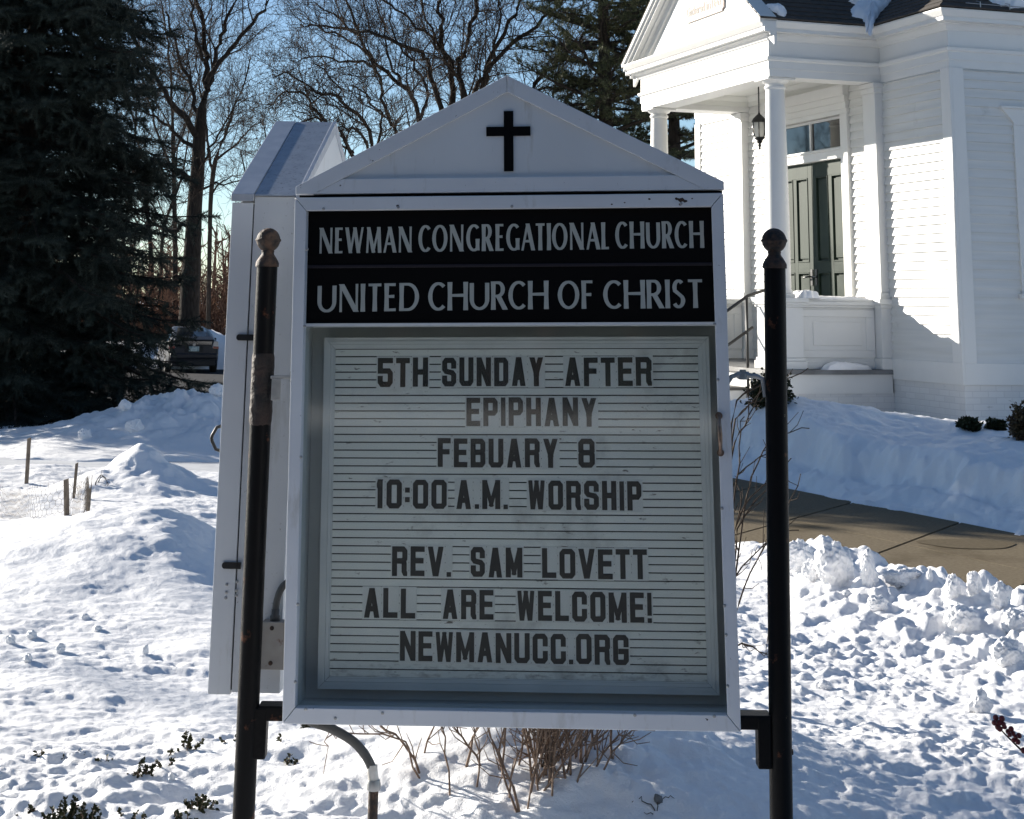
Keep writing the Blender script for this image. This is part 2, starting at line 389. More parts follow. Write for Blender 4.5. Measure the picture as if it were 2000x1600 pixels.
def ground():
    a_d = np.linspace(R(-20.5), R(20.5), 720)
    a = np.concatenate([np.linspace(R(-180), R(-45), 60)[:-1], np.linspace(R(-45), R(-20.5), 170)[:-1], a_d, np.linspace(R(20.5), R(45), 170)[1:], np.linspace(R(45), R(180), 60)[1:-1]])
    r = np.concatenate([np.geomspace(.4, 5.25, 24)[:-1], np.geomspace(5.25, 24, 760), np.geomspace(24, 70, 110)[1:], np.geomspace(70, 1500, 16)[1:]])
    A, Rr = np.meshgrid(a, r); X = Rr*np.sin(A); Y = Rr*np.cos(A)
    Z = terrain(X, Y)
    na, nr = len(a), len(r)
    v = np.stack([X, Y, Z], -1).reshape(-1, 3)
    i, j = np.meshgrid(np.arange(nr-1), np.arange(na), indexing='ij'); j2 = (j+1) % na
    f = np.stack([i*na+j, (i+1)*na+j, (i+1)*na+j2, i*na+j2], -1).reshape(-1, 4)[:, ::-1]
    f = f[:, ::-1] if False else f
    v = np.vstack([v, [[0, 0, float(terrain(0, 0))]]])
    o = fast_mesh('snow_ground', v, f, SNOW, smooth=True)
    tag(o, kind='structure')
ground()

def sheet(name, pts, m, nsub=0):
    mb = MB(); mb.add(pts, [tuple(range(len(pts)))]); return tag(mb.build(name, m), kind='structure')
def walkway():
    dU = (UB-UA)/np.hypot(*(UB-UA)); dL = (LB-LA)/np.hypot(*(LB-LA))
    a0, a1 = UA-dU*5, UB+dU*9; b0, b1 = LA-dL*6.5, LB+dL*8
    mb = MB(); n = 13
    for k in range(n):   # poured slabs with a narrow joint between them
        t0, t1 = k/n, (k+1)/n-.0018
        p = [a0+(a1-a0)*t0, a0+(a1-a0)*t1, b0+(b1-b0)*t1, b0+(b1-b0)*t0]
        q = [(p[0]+p[3])/2, (p[1]+p[2])/2]; g = (p[3]-p[0])/np.hypot(*(p[3]-p[0]))*.006
        for quad in ([p[0], p[1], q[1]-g, q[0]-g], [q[0]+g, q[1]+g, p[2], p[3]]):
            mb.hexa([(*c, -.12) for c in quad]+[(*c, 0.0) for c in quad])
    tag(mb.build('walkway', CONC), kind='structure')
    mb = MB(); ring = []
    c = onZ(1890, 1062, .004)
    for k in range(40):
        th = 2*math.pi*k/40; ring.append((c[0]+.33*(1+.12*math.sin(3*th))*math.cos(th), c[1]+.24*math.sin(th), .004))
    mb.add(ring, [tuple(range(40))]); tag(mb.build('damp_patch', mat('damp_concrete', (.15,.122,.083), .9, spec=.06, col2=(.10,.082,.054), scale=34, spread=.22)), kind='structure')
walkway()
sheet('street', [(-60,-14,-.10),(60,-14,-.10),(60,2.75,-.10),(-60,2.75,-.10)], ASPH)
sheet('sidewalk', [(-30,16.0,-.02),(.8,16.0,-.02),(.8,17.8,-.02),(-30,17.8,-.02)], PAVE)
def zr(Y): return -.82*min(max((Y-21)/36, 0), 1)-.03
_b = MB()
for y0, y1 in ((26, 57), (57, 61)):
    _b.add([(-40,y0,zr(y0)),(-1.5,y0,zr(y0)),(-1.5,y1,zr(y1)),(-40,y1,zr(y1))], [(0,1,2,3)])
tag(_b.build('road', ASPH), kind='structure')

# ------------------------------------------------------------------ church
CYAW = .3199
_c = onY(1881, 700, 20.0)
church = thing('church', 'white clapboard church with a columned gabled porch and dark green double door', 'church', (_c[0], _c[1], 0), CYAW)
FR = lambda a, z, o: (-o, a, z)        # front wall: a = along v, o = outwards
SD = lambda a, z, o: (a, -o, z)        # side wall facing the camera: a = along u
CRNG = random.Random(5)
def clap(mb, mp, a0, a1, z0, z1, step=.1085, phase=.97):
    z = phase
    while z > z0: z -= step
    while z < z1-1e-4:
        b, t = max(z, z0), min(z+step, z1)
        if t-b > .012:
            cuts = [a0]; x = a0+CRNG.uniform(.6, 3.2)
            while x < a1-.5: cuts.append(x); x += CRNG.uniform(2.0, 3.6)
            cuts.append(a1)
            for p, q in zip(cuts[:-1], cuts[1:]):
                j = CRNG.uniform(-.0015, .0015); q_ = q-.002 if q < a1 else q
                mb.hexa([mp(p,b+j,-.01), mp(q_,b-j,-.01), mp(q_,b-j,.030+j), mp(p,b+j,.030+j), mp(p,t,-.01), mp(q_,t,-.01), mp(q_,t,.004+j*.4), mp(p,t,.004+j*.4)])
        z += step
VMID, VFAR, ZB, ZT = 3.66, 7.32, .97, 4.47
UEND = 11.0
# walls
mb = MB(); mb.box(.012, .2, .0, 2.42, .724, 5.0); mb.box(.012, .2, 4.82, VFAR, .724, 5.0); mb.box(.012, .2, 2.42, 4.82, 4.17, 5.0)
clap(mb, FR, .16, 1.56, ZB, ZT); clap(mb, FR, 1.87, 2.41, .83, 4.62); clap(mb, FR, 4.83, 5.45, .83, 4.62); clap(mb, FR, 5.76, VFAR-.16, ZB, ZT)
mb.build('wall', WHITE, church)
WU0, WU1, WZ0, WZ1 = .98, 2.25, 1.88, 3.70      # side window opening
mb = MB(); mb.box(.0, WU0, .013, .2, .724, 5.0); mb.box(WU1, UEND, .013, .2, .724, 5.0); mb.box(WU0, WU1, .013, .2, .724, WZ0); mb.box(WU0, WU1, .013, .2, WZ1, 5.0)
clap(mb, SD, .16, WU0, ZB, ZT); clap(mb, SD, WU1, UEND, ZB, ZT); clap(mb, SD, WU0, WU1, ZB, WZ0); clap(mb, SD, WU0, WU1, WZ1, ZT)
mb.build('wall', WHITE, church)
mb = MB(); mb.box(.013, UEND, VFAR-.2, VFAR-.012, .724, 5.0); mb.box(UEND-.2, UEND, .2, VFAR-.2, .724, 5.0); clap(mb, lambda a,z,o: (a, VFAR+o, z), .16, UEND, ZB, ZT)
mb.build('wall', WHITE, church)
# foundation
mb = MB(); mb.box(0.0, UEND, 0.0, VFAR, -.6, .72); mb.build('foundation', BRICKP, church)
# trim boards: water table, corner boards, architrave
mb = MB()
mb.mbox(FR, -.036, 1.52, .72, ZB, 0, .036); mb.mbox(SD, .0, UEND, .72, ZB, 0, .036)
mb.build('water_table', TRIM, church, bevel=.004)
mb = MB()
mb.mbox(FR, -.038, .16, ZB, ZT, .0, .038); mb.mbox(SD, .0, .165, ZB, ZT, .0, .0375); mb.build('corner_board', TRIM, church, bevel=.004)
mb = MB(); mb.mbox(FR, VFAR-.16, VFAR+.03, ZB-.25, ZT, .0, .038); mb.build('corner_board', TRIM, church, bevel=.004)
def cornice(mb, path_pts, prof, close=False):
    """sweep (out, z) profile along a plan path; out is to the right-hand side of travel."""
    P = [V3(*p) for p in path_pts]; n = len(P); rows = []
    for i in range(n):
        d0 = (P[i]-P[i-1]) if i > 0 else (P[1]-P[0]); d1 = (P[i+1]-P[i]) if i < n-1 else (P[i]-P[i-1])
        d0 = d0/np.linalg.norm(d0); d1 = d1/np.linalg.norm(d1)
        n0 = V3(d0[1], -d0[0]); n1 = V3(d1[1], -d1[0]); m_ = n0+n1; m_ /= (m_@m_)/2
        m_ = m_
        rows.append([(*(P[i]+m_*o), z) for o, z in prof])
    k = len(prof); vs = [p for r in rows for p in r]
    fs = [(i*k+j, i*k+(j+1)%k, (i+1)*k+(j+1)%k, (i+1)*k+j) for i in range(n-1) for j in range(k)]
    fs += [tuple(range(k)), tuple((n-1)*k+j for j in range(k))]
    mb.add(vs, fs)
PU, PV0, PV1 = -1.62, 1.60, 5.75      # outer faces of the porch beam
PROF = [(.003,4.465),(.022,4.465),(.022,4.565),(.036,4.565),(.036,4.665),(.060,4.675),(.068,4.70),(.068,4.715),(.030,4.725),(.030,4.925),(.050,4.935),(.062,4.965),(.10,5.0),(.115,5.005),(.115,5.02),(.185,5.022),(.185,5.07),(.20,5.075),(.24,5.125),(.25,5.14),(.25,5.16),(.003,5.16)]
mb = MB(); cornice(mb, [(UEND,VFAR),(0,VFAR),(0,PV1),(PU,PV1),(PU,PV0),(0,PV0),(0,0),(UEND,0)], PROF)
mb.build('cornice', TRIM, church, smooth=28)
# porch beams (boxes behind the moulded face) and ceiling
mb = MB()
mb.box(PU, PU+.34, PV0, PV1, 4.468, 5.0); mb.box(PU+.342, -.0, PV0, PV0+.34, 4.468, 5.0); mb.box(PU+.342, -.0, PV1-.34, PV1, 4.468, 5.0)
mb.build('porch_beam', TRIM, church)
mb = MB(); mb.box(PU+.344, -.012, PV0+.343, PV1-.343, 4.70, 4.75); mb.build('porch_ceiling', CEILP, church)
mb = MB(); i0, i1, j0, j1 = PU+.345, -.024, PV0+.345, PV1-.345
cornice(mb, [(i0,j0),(i0,j1),(i1,j1),(i1,j0),(i0,j0)], [(0,4.55),(.02,4.55),(.02,4.62),(.06,4.66),(.075,4.698),(0,4.698)]); mb.build('ceiling_moulding', CEILP, church, smooth=28)
# pediment
RS = math.tan(R(35.2)); E0, E1 = PV0-.25, PV1+.25; ZE = 5.16; VM = (PV0+PV1)/2
PK = ZE+(VM-E0)*RS
mb = MB()
yy = lambda a,b,c: (c, a, b)
mb.prism([(PV0+.02,5.161),(PV1-.02,5.161),(VM, 5.161+(VM-PV0-.02)*RS)], yy, PU-.025, PU+.2)
for zz, dv in ((5.30,.62),(5.52,.93)): mb.box(PU-.032, PU-.0251, PV0+dv, PV1-dv, zz, zz+.012)
mb.build('tympanum', TRIM, church)
mb = MB()
nrm = V3(-math.sin(R(35.2)), math.cos(R(35.2)))
for sgn in (1, -1):
    def rk(o0, o1, t0, t1):   # raking band: outward o0..o1, measured down from the roof line t0..t1
        q = []
        for v_, t in ((E0,t0),(VM,t0),(VM,t1),(E0,t1)):
            vv, zz = v_, ZE+(v_-E0)*RS - t/math.cos(R(35.2))
            q.append((vv if sgn == 1 else 2*VM-vv, zz))
        mb.prism(q, yy, PU-o1, PU-o0)
    rk(.02, .255, -.035, .030); rk(.02, .225, .0305, .075); rk(.02, .19, .0755, .125); rk(.02, .115, .1255, .16); rk(.02, .06, .1605, .26)
mb.build('raking_cornice', TRIM, church)
# plaque
pl = MB(); bl = onP = None
def chp(px, py, u):  # photo pixel -> church (v,z) on plane u
    d = ray(px, py); n = V3(math.cos(CYAW), math.sin(CYAW), 0); o = V3(_c[0],_c[1],0)+n*u
    P = CO+d*((o-CO)@n)/(d@n); q = P-V3(_c[0],_c[1],0)
    return q@V3(-math.sin(CYAW), math.cos(CYAW), 0), P[2]
def chs(px, py, v):  # photo pixel -> church (u,z) on plane v
    n = V3(-math.sin(CYAW), math.cos(CYAW), 0); o = V3(_c[0],_c[1],0)+n*v; d = ray(px, py)
    P = CO+d*((o-CO)@n)/(d@n); q = P-V3(_c[0],_c[1],0)
    return q@V3(math.cos(CYAW), math.sin(CYAW), 0), P[2]
va, za = chp(1341, 47, PU-.03); vb, zb_ = chp(1416, 20, PU-.03)
za = (za+zb_)/2; hz = .50; wv = va-vb
prf = [(vb+.05,za),(va-.05,za),(va-.04,za+.03),(va,za+.05),(va,za+hz-.05),(va-.05,za+hz),(vb+.05,za+hz),(vb,za+hz-.05),(vb,za+.05),(vb+.04,za+.03)]
pl.prism(prf, yy, PU-.055, PU-.033)
plaque = pl.build('plaque', mat('pale_pink_plaque', (.62,.52,.47), .6), church)
xcur = (va+vb)/2+(wv-.14)/2
for txt, fr in (('Gathered', .535), ('in', .13), ('1643', .25)):     # only the lower line of the plaque is in the picture
    cu = bpy.data.curves.new('t', 'FONT'); cu.body = txt; cu.size = .155; cu.extrude = .002; cu.offset = .0035
    to = bpy.data.objects.new('t', cu); C.objects.link(to)
    dg = bpy.context.evaluated_depsgraph_get(); me = bpy.data.meshes.new_from_object(to.evaluated_get(dg)); bpy.data.objects.remove(to)
    xs = [v.co.x for v in me.vertices]; k = fr*(wv-.14)/(max(xs)-min(xs)); x_0 = min(xs)
    for v in me.vertices:
        x, y, z = v.co; v.co = (PU-.0575-z, xcur-(x-x_0)*k, za+.085+y*1.15)
    xcur -= (fr+.042)*(wv-.14)
    me.materials.clear(); me.materials.append(bpy.data.materials.get('faded_lettering') or mat('faded_lettering', (.27,.25,.23), .7))
    o = bpy.data.objects.new('lettering', me); C.objects.link(o); o.parent = plaque
# roofs
rt = R(35.2)
def slab(mb, q, th=.05):
    q = [V3(*p) for p in q]; n = np.cross(q[1]-q[0], q[2]-q[0]); n /= np.linalg.norm(n); n = n if n[2] > 0 else -n
    m_ = len(q); mb.add([p for p in q]+[p+n*th for p in q], [tuple(range(m_))[::-1], tuple(range(m_,2*m_))]+[(i,(i+1)%m_,m_+(i+1)%m_,m_+i) for i in range(m_)])
mb = MB()
zo = .006
RB = 5.2
OV = .27
rise = lambda d: ZE+zo+d*RS
# courses of shingles as lapped strips
def shingle(mb, p0, p1, up, length0, length1, step=.135):
    """p0->p1 eave line, up: unit slope vector; clipped length linearly length0..length1 at both ends given as trapezoid offsets."""
    p0, p1, up = V3(*p0), V3(*p1), V3(*up); e = p1-p0; n = np.cross(e, up); n /= np.linalg.norm(n); n = n if n[2] > 0 else -n
    k = 0; t = 0
    while t < length0[0]:
        f0 = length0[1]*t; f1 = length1[1]*t      # how far the ends retreat along the eave per unit slope
        a, b = p0+e*0+up*t + e/np.linalg.norm(e)*f0, p1+up*t-e/np.linalg.norm(e)*f1
        a2, b2 = a+up*(step*1.25)+e/np.linalg.norm(e)*length0[1]*step*1.25, b+up*(step*1.25)-e/np.linalg.norm(e)*length1[1]*step*1.25
        mb.add([a+n*.002, b+n*.002, b+n*.018, a+n*.018, a2, b2, b2+n*.006, a2+n*.006], [(0,1,2,3),(3,2,6,7),(4,5,6,7),(0,1,5,4),(0,3,7,4),(1,2,6,5)])
        t += step; k += 1
cs, sn = math.cos(rt), math.sin(rt)
L_ = (VM-E0)/cs
mb = MB()
shingle(mb, (PU-.26,E0-.02,ZE+zo), (3.3,E0-.02,ZE+zo), (0,cs,sn), (L_,0), (L_,0))
shingle(mb, (3.3,E1+.02,ZE+zo), (PU-.26,E1+.02,ZE+zo), (0,-cs,sn), (L_,0), (L_,0))
mb.build('porch_roof', SHING, church)
mb = MB()
LM = 4.4; q_ = cs
shingle(mb, (-OV,-OV,ZE+zo), (-OV,VFAR+OV,ZE+zo), (cs,0,sn), (LM,q_), (LM,q_))
shingle(mb, (UEND+OV,-OV,ZE+zo), (-OV,-OV,ZE+zo), (0,cs,sn), (LM,0), (LM,q_))
shingle(mb, (-OV,VFAR+OV,ZE+zo), (UEND+OV,VFAR+OV,ZE+zo), (0,-cs,sn), (LM,q_), (LM,0))
main_roof = mb.build('roof', SHING, church)
mb = MB()
for k in range(12):
    u = .3+k*.42
    mb.box(u, u+.012, -OV+.01, -OV+.022, ZE+.03, ZE+.105); mb.tube([(u+.006,-OV+.016,ZE+.10),(u+.006,-OV+.10,ZE+.125)], .005, 5)
mb.tube([(.1,-OV+.016,ZE+.075),(UEND,-OV+.016,ZE+.075)], .006, 5)
mb.build('snow_guard', GALV, church)
# columns
def column(v):
    c0 = (-1.45, v, 0)
    mb = MB(); z0, z1 = 1.70, 4.33; prof = []
    for i in range(19):
        t = i/18; prof.append((.150-.028*max(0,(t-.25)/.75)**1.4, z0+.10+(z1-z0-.10)*t))
    mb.lathe(prof, c0, 36); o = mb.build('column', TRIM, church, smooth=40)
    mb = MB(); mb.lathe([(.121,4.325),(.135,4.335),(.140,4.35),(.135,4.365),(.123,4.37),(.123,4.395),(.150,4.405),(.175,4.43),(.185,4.440)], c0, 36)
    mb.box(c0[0]-.195,c0[0]+.195,v-.195,v+.195,4.4405,4.463); mb.build('capital', TRIM, o, smooth=35)
    mb = MB(); mb.lathe([(.195,1.70),(.20,1.72),(.195,1.745),(.170,1.755),(.172,1.77),(.162,1.79),(.153,1.802)], c0, 36); mb.build('base', TRIM, o, smooth=40)
    # pedestal
    mb = MB(); u0,u1,a,b = -1.45-.215,-1.45+.215,v-.215,v+.215
    mb.box(u0,u1,a,b,.97,1.585); mb.box(u0-.03,u1+.03,a-.03,b+.03,.832,.93); mb.box(u0-.015,u1+.015,a-.015,b+.015,.931,.969)
    mb.box(u0-.02,u1+.02,a-.02,b+.02,1.5852,1.615); mb.box(u0-.04,u1+.04,a-.04,b+.04,1.6152,1.645); mb.box(u0-.055,u1+.055,a-.055,b+.055,1.6452,1.699)
    mb.build('pedestal', TRIM, church, bevel=.006)
column(1.80); column(5.55)
def pilaster(v):
    a, b, o = v-.155, v+.155, .13
    mb = MB(); mb.mbox(FR,a,b,1.78,4.33,.0,o); mb.mbox(FR,a-.03,b+.03,4.40,4.462,0,o+.03); mb.mbox(FR,a-.015,b+.015,4.3302,4.3998,0,o+.015)
    mb.mbox(FR,a-.035,b+.035,1.70,1.735,0,o+.035); mb.mbox(FR,a-.02,b+.02,1.7352,1.7798,0,o+.02)
    mb.mbox(FR,a-.03,b+.03,.97,1.585,0,o+.03); mb.mbox(FR,a-.05,b+.05,.832,.9698,0,o+.05); mb.mbox(FR,a-.045,b+.045,1.5852,1.63,0,o+.045); mb.mbox(FR,a-.065,b+.065,1.6302,1.6998,0,o+.065)
    mb.build('pilaster', TRIM, church, bevel=.005)
pilaster(1.715); pilaster(5.605)
# parapet panels between pedestal and pilaster (near and far side)
for a, b, s in ((1.70,1.86,-1), (5.49,5.65,1)):
    mb = MB(); u0, u1 = -1.235, -.162
    f = a if s < 0 else b           # outer face
    mb.box(u0,u1,a,b,.832,1.585)
    mb.box(u0,u1,a-.03,b+.03,1.5852,1.615); mb.box(u0,u1,a-.055,b+.055,1.6152,1.66); mb.box(u0,u1,a-.035,b+.035,1.6602,1.69)
    mb.box(u0,u1,(a-.02),(b+.02),.8322,.93)
    for (x0,x1,z0,z1) in ((u0+.005,u1-.005,1.47,1.56),(u0+.005,u1-.005,.97,1.06),(u0+.005,u0+.13,1.0602,1.4698),(u1-.13,u1-.005,1.0602,1.4698)):
        mb.box(x0,x1,a-.016,b+.016,z0,z1)
    mb.box(u0+.19,u1-.19,a-.010,b+.010,1.12,1.41)
    mb.build('parapet', TRIM, church, bevel=.006)
# porch floor, skirt, foundation, steps
mb = MB(); mb.box(-1.76,-.03,1.50,5.85,.775,.83); mb.build('porch_floor', mat('grey_floor_paint', (.20,.205,.21), .6, col2=(.12,.12,.12), scale=5), church)
mb = MB(); mb.box(-1.71,-.027,1.535,5.815,.545,.774); mb.build('porch_skirt', TRIM, church)
mb = MB(); mb.box(-1.69,-.001,1.55,5.80,-.6,.544); mb.build('porch_foundation', BRICKP, church)
for k in range(4):
    mb = MB(); x1 = -1.712-.30*k; x0 = x1-.30; zt = .775-.185*(k+1)
    mb.box(x0,x1-.001,2.25,5.10,-.6,zt-.04); o = mb.build('step', TRIM, church)
    mb = MB(); mb.box(x0-.03,x1-.001,2.23,5.12,zt-.039,zt); mb.build('tread', mat('dark_tread', (.09,.085,.08), .7) if k == 0 else bpy.data.materials['dark_tread'], o)
# handrails (two iron pipes each side of the steps)
for vv in (2.14, 5.21):
    mb = MB()
    mb.tube([(-1.45,vv+.0,1.80),(-1.72,vv,1.72),(-3.05,vv,.86),(-3.05,vv,-.2)], .020, 8)
    mb.tube([(-1.66,vv,1.33),(-3.05,vv,.45)], .018, 8)
    mb.tube([(-1.74,vv,1.72),(-1.74,vv,.5)], .018, 8)
    mb.build('handrail', BLACKI, church, smooth=True)
# double door
D0, D1, DM = 2.61, 4.63, 3.62
mb = MB()
mb.mbox(FR,2.415,2.605,.835,4.16,-.10,.062); mb.mbox(FR,4.635,4.825,.835,4.16,-.10,.062)
mb.mbox(FR,2.606,4.634,3.575,3.69,-.10,.03); mb.mbox(FR,2.606,4.634,3.6902,3.715,-.10,.05)
mb.mbox(FR,2.415,4.825,4.161,4.225,-.02,.06); mb.mbox(FR,2.415,4.825,4.2252,4.31,-.02,.075); mb.mbox(FR,2.415,4.825,4.3102,4.40,-.02,.09); mb.mbox(FR,2.415,4.825,4.4002,4.548,-.02,.11)
mb.build('door_casing', TRIM, church, bevel=.004)
for a, b, hs in ((D0, DM-.004, 1), (DM+.004, D1, -1)):
    mb = MB(); z0, z1 = .84, 3.572; w_ = b-a; st = .115; mid = (a+b)/2
    mb.mbox(FR,a,b,z0,z1,-.10,-.075)
    f0, f1 = -.0749, -.045
    mb.mbox(FR,a,a+st,z0,z1,f0,f1); mb.mbox(FR,b-st,b,z0,z1,f0,f1); mb.mbox(FR,mid-st*.45,mid+st*.45,z0+.2502,z1-.2002,f0,f1)
    mb.mbox(FR,a+st+.0002,b-st-.0002,z1-.20,z1,f0,f1); mb.mbox(FR,a+st+.0002,b-st-.0002,z0,z0+.25,f0,f1)
    for q0, q1 in ((a+st,mid-st*.45),(mid+st*.45,b-st)):
        mb.mbox(FR,q0+.0002,q1-.0002,2.06,2.20,f0,f1)
        for y0, y1 in ((z0+.25,2.06),(2.20,z1-.20)):
            mb.mbox(FR,q0+.05,q1-.05,y0+.05,y1-.05,f0,-.056)
            for (p0,p1,r0,r1) in ((q0,q0+.018,y0,y1),(q1-.018,q1,y0,y1),(q0+.0182,q1-.0182,y0,y0+.018),(q0+.0182,q1-.0182,y1-.018,y1)): mb.mbox(FR,p0,p1,r0,r1,f0,-.036)
    leaf = mb.build('door', DOORG, church, bevel=.003)
    mb = MB(); hx = b-.06 if hs > 0 else a+.06
    mb.mbox(FR,hx-.03,hx+.03,1.88,2.10,-.0449,-.035); mb.tube([FR(hx,2.0,-.036),FR(hx,2.0,.02),FR(hx-hs*.12,1.99,.022)], .012, 8)
    mb.lathe([(.022,-.036),(.022,-.028)], (0,0,0), 12) if False else None
    mb.build('handle', BLACKI, leaf, smooth=30)
# transom window
tw = MB()
for a, b in ((2.607,2.655),(3.605,3.645),(4.585,4.633)): tw.mbox(FR,a,b,3.716,4.16,-.09,-.04)
tw.mbox(FR,2.6552,4.5848,4.125,4.16,-.088,-.042); tw.mbox(FR,2.6552,4.5848,3.716,3.742,-.088,-.042)
tw = tw.build('transom_window', TRIM, church)
DARKG = mat('dark_window_glass', (.006,.007,.008), .03, spec=1.0)
for a, b in ((2.655,3.605),(3.645,4.585)):
    mb = MB(); mb.mbox(FR,a,b,3.742,4.125,-.075,-.068); mb.build('pane', DARKG, tw)
# side window
mb = MB()
c0, c1 = WU0-.14, WU1+.14
mb.mbox(SD,c0,WU0,WZ0-.1,WZ1+.1,-.02,.045); mb.mbox(SD,WU1,c1,WZ0-.1,WZ1+.1,-.02,.045); mb.mbox(SD,WU0+.0002,WU1-.0002,WZ1,WZ1+.1,-.02,.045)
mb.mbox(SD,c0-.04,c1+.04,WZ0-.16,WZ0-.1,-.02,.09); mb.mbox(SD,WU0+.0002,WU1-.0002,WZ0-.1,WZ0,-.02,.04)
mb.prism([(c0,WZ1+.1005),(c1,WZ1+.1005),(c1,WZ1+.13),(c1+.16,WZ1+.30),(c0-.16,WZ1+.30),(c0,WZ1+.13)], SD, -.01, .05)
mb.mbox(SD,c0-.18,c1+.18,WZ1+.3005,WZ1+.33,-.01,.075)
sw = mb.build('window', TRIM, church, bevel=.004)
mb = MB()
mb.mbox(SD,WU0+.0003,WU0+.05,WZ0,WZ1,-.05,-.005); mb.mbox(SD,WU1-.05,WU1-.0003,WZ0,WZ1,-.05,-.005)
for z in (WZ0, (WZ0+WZ1)/2-.02, WZ1-.045): mb.mbox(SD,WU0+.0502,WU1-.0502,z,z+.045,-.048,-.008)
mb.mbox(SD,(WU0+WU1)/2-.012,(WU0+WU1)/2+.012,WZ0+.0452,WZ1-.0452,-.046,-.012)
mb.build('sash', TRIM, sw)
mb = MB(); mb.mbox(SD,WU0+.05,WU1-.05,WZ0+.02,WZ1-.02,-.035,-.03); mb.build('pane', DARKG, sw)
# lantern under the porch ceiling
lp = None
for u in np.linspace(-1.2,-.2,101):
    v_ = 3.66; P = V3(_c[0],_c[1],0)+u*V3(math.cos(CYAW),math.sin(CYAW),0)+v_*V3(-math.sin(CYAW),math.cos(CYAW),0)+V3(0,0,4.2)
    q = P-CO; x = 1000+FOC*(q@CR)/(q@_fw)
    if lp is None or abs(x-1483) < lp[0]: lp = (abs(x-1483), P)
lan = thing('hanging_lantern', 'black iron lantern hanging on a chain under the church porch ceiling', 'lantern', (lp[1][0],lp[1][1],0), CYAW)
lz = 4.02
mb = MB(); mb.tube([(0,0,4.695),(0,0,lz+.22)], .009, 6); mb.lathe([(.05,4.68),(.05,4.698)], n=14)
for k in range(14): mb.lathe([(.004,lz+.24+k*.032),(.013,lz+.25+k*.032),(.004,lz+.262+k*.032)], n=6)
mb.build('chain', BLACKI, lan)
mb = MB(); mb.lathe([(.012,lz+.235),(.02,lz+.21),(.03,lz+.205),(.05,lz+.185),(.085,lz+.15),(.105,lz+.115),(.11,lz+.10),(.10,lz+.095)], n=20); mb.build('lid', BLACKI, lan, smooth=40)
mb = MB()
for k in range(6):
    th = k*math.pi/3; mb.tube([(.092*math.cos(th)*s_, .092*math.sin(th)*s_, lz+z) for s_, z in ((1,.095),(1.05,.02),(1.0,-.05),(.8,-.11))], .007, 6)
mb.lathe([(.078,-.112+lz),(.082,-.125+lz),(.06,-.14+lz),(.035,-.16+lz),(.045,-.18+lz),(.02,-.2+lz),(.024,-.225+lz),(.006,-.29+lz)], n=14); mb.build('cage', BLACKI, lan, smooth=40)
mb = MB(); mb.lathe([(.072,lz-.11),(.084,lz-.04),(.086,lz+.03),(.078,lz+.094)], n=20); mb.build('glass', mat('frosted_lantern_glass', (.62,.60,.54), .3), lan, smooth=40)
# snow lying on the roofs, parapet
def snowblob(name, pts, th, label, fn, cat='snow patch', res=26, seed=1):
    """irregular snow patch over an outline in (a,b); fn(a,b,h) -> world point, h height above the carrier."""
    P = np.array(pts, float); c = P.mean(0); n = len(P); rings = 7; vs = []; fs = []
    per = []
    for i in range(n*res//n if False else n*6):
        t = i/6; k = int(t) % n; f = t-int(t); per.append(P[k]*(1-f)+P[(k+1)%n]*f)
    per = np.array(per); m = len(per)
    jit = 1+.14*fbm(per[:,0]*9+seed, per[:,1]*9, seed, 3)
    for r in range(rings+1):
        s = 1-r/rings
        q = c+(per-c)*(s*jit)[:,None]
        h = th*math.sqrt(max(0, 1-s**2.6))*(1+.35*fbm(q[:,0]*7, q[:,1]*7, seed+5, 3))
        if r == 0: h = np.zeros(m)-.004
        for (a, b), hh in zip(q, h): vs.append(fn(a, b, float(hh)))
    for r in range(rings):
        for k in range(m): fs.append((r*m+k, r*m+(k+1)%m, (r+1)*m+(k+1)%m, (r+1)*m+k))
    mb = MB(); mb.add(vs, fs); o = mb.build(name, ROOFSNOW, smooth=True)
    return tag(o, label, cat)
XW = lambda u, v, z: V3(_c[0],_c[1],0)+u*V3(math.cos(CYAW),math.sin(CYAW),0)+v*V3(-math.sin(CYAW),math.cos(CYAW),0)+V3(0,0,z)
def on_proof(px, py):   # photo pixel -> (u, t) on the near porch roof slope (t along slope)
    n = np.cross(XW(1,0,0)-XW(0,0,0), XW(0,cs,sn)-XW(0,0,0)); o = XW(0,E0-.02,ZE+zo+.016); d = ray(px, py); P = CO+d*((o-CO)@n)/(d@n)
    q = P-o; return q@V3(math.cos(CYAW),math.sin(CYAW),0), (q[2])/sn
PRF = lambda u, t, h: XW(u, E0-.02+t*cs-h*sn, ZE+zo+.016+t*sn+h*cs)
def mk(name, pix, th, label, seed):
    snowblob(name, [on_proof(*p) for p in pix], th, label, PRF, seed=seed)
mk('roof_snow', [(1496,11),(1503,11),(1516,12),(1530,18),(1537,27),(1532,33),(1522,30),(1508,22),(1499,15)], .07, 'small oval snow patch alone on the dark porch roof', 3)
mk('roof_snow', [(1655,-12),(1660,4),(1672,10),(1659,20),(1668,30),(1685,40),(1690,52),(1695,66),(1704,66),(1708,44),(1718,28),(1736,14),(1748,2),(1765,-14),(1740,-60),(1690,-60)], .10, 'ragged tongue of snow spilling down the valley between porch roof and church roof', 8)
def on_side(px, py):
    n = np.cross(XW(1,0,0)-XW(0,0,0), XW(0,cs,sn)-XW(0,0,0)); o = XW(0,-OV,ZE+zo+.016); d = ray(px, py); P = CO+d*((o-CO)@n)/(d@n); q = P-o
    return q@V3(math.cos(CYAW),math.sin(CYAW),0), q[2]/sn
SRF = lambda u, t, h: XW(u, -OV+t*cs-h*sn, ZE+zo+.016+t*sn+h*cs)
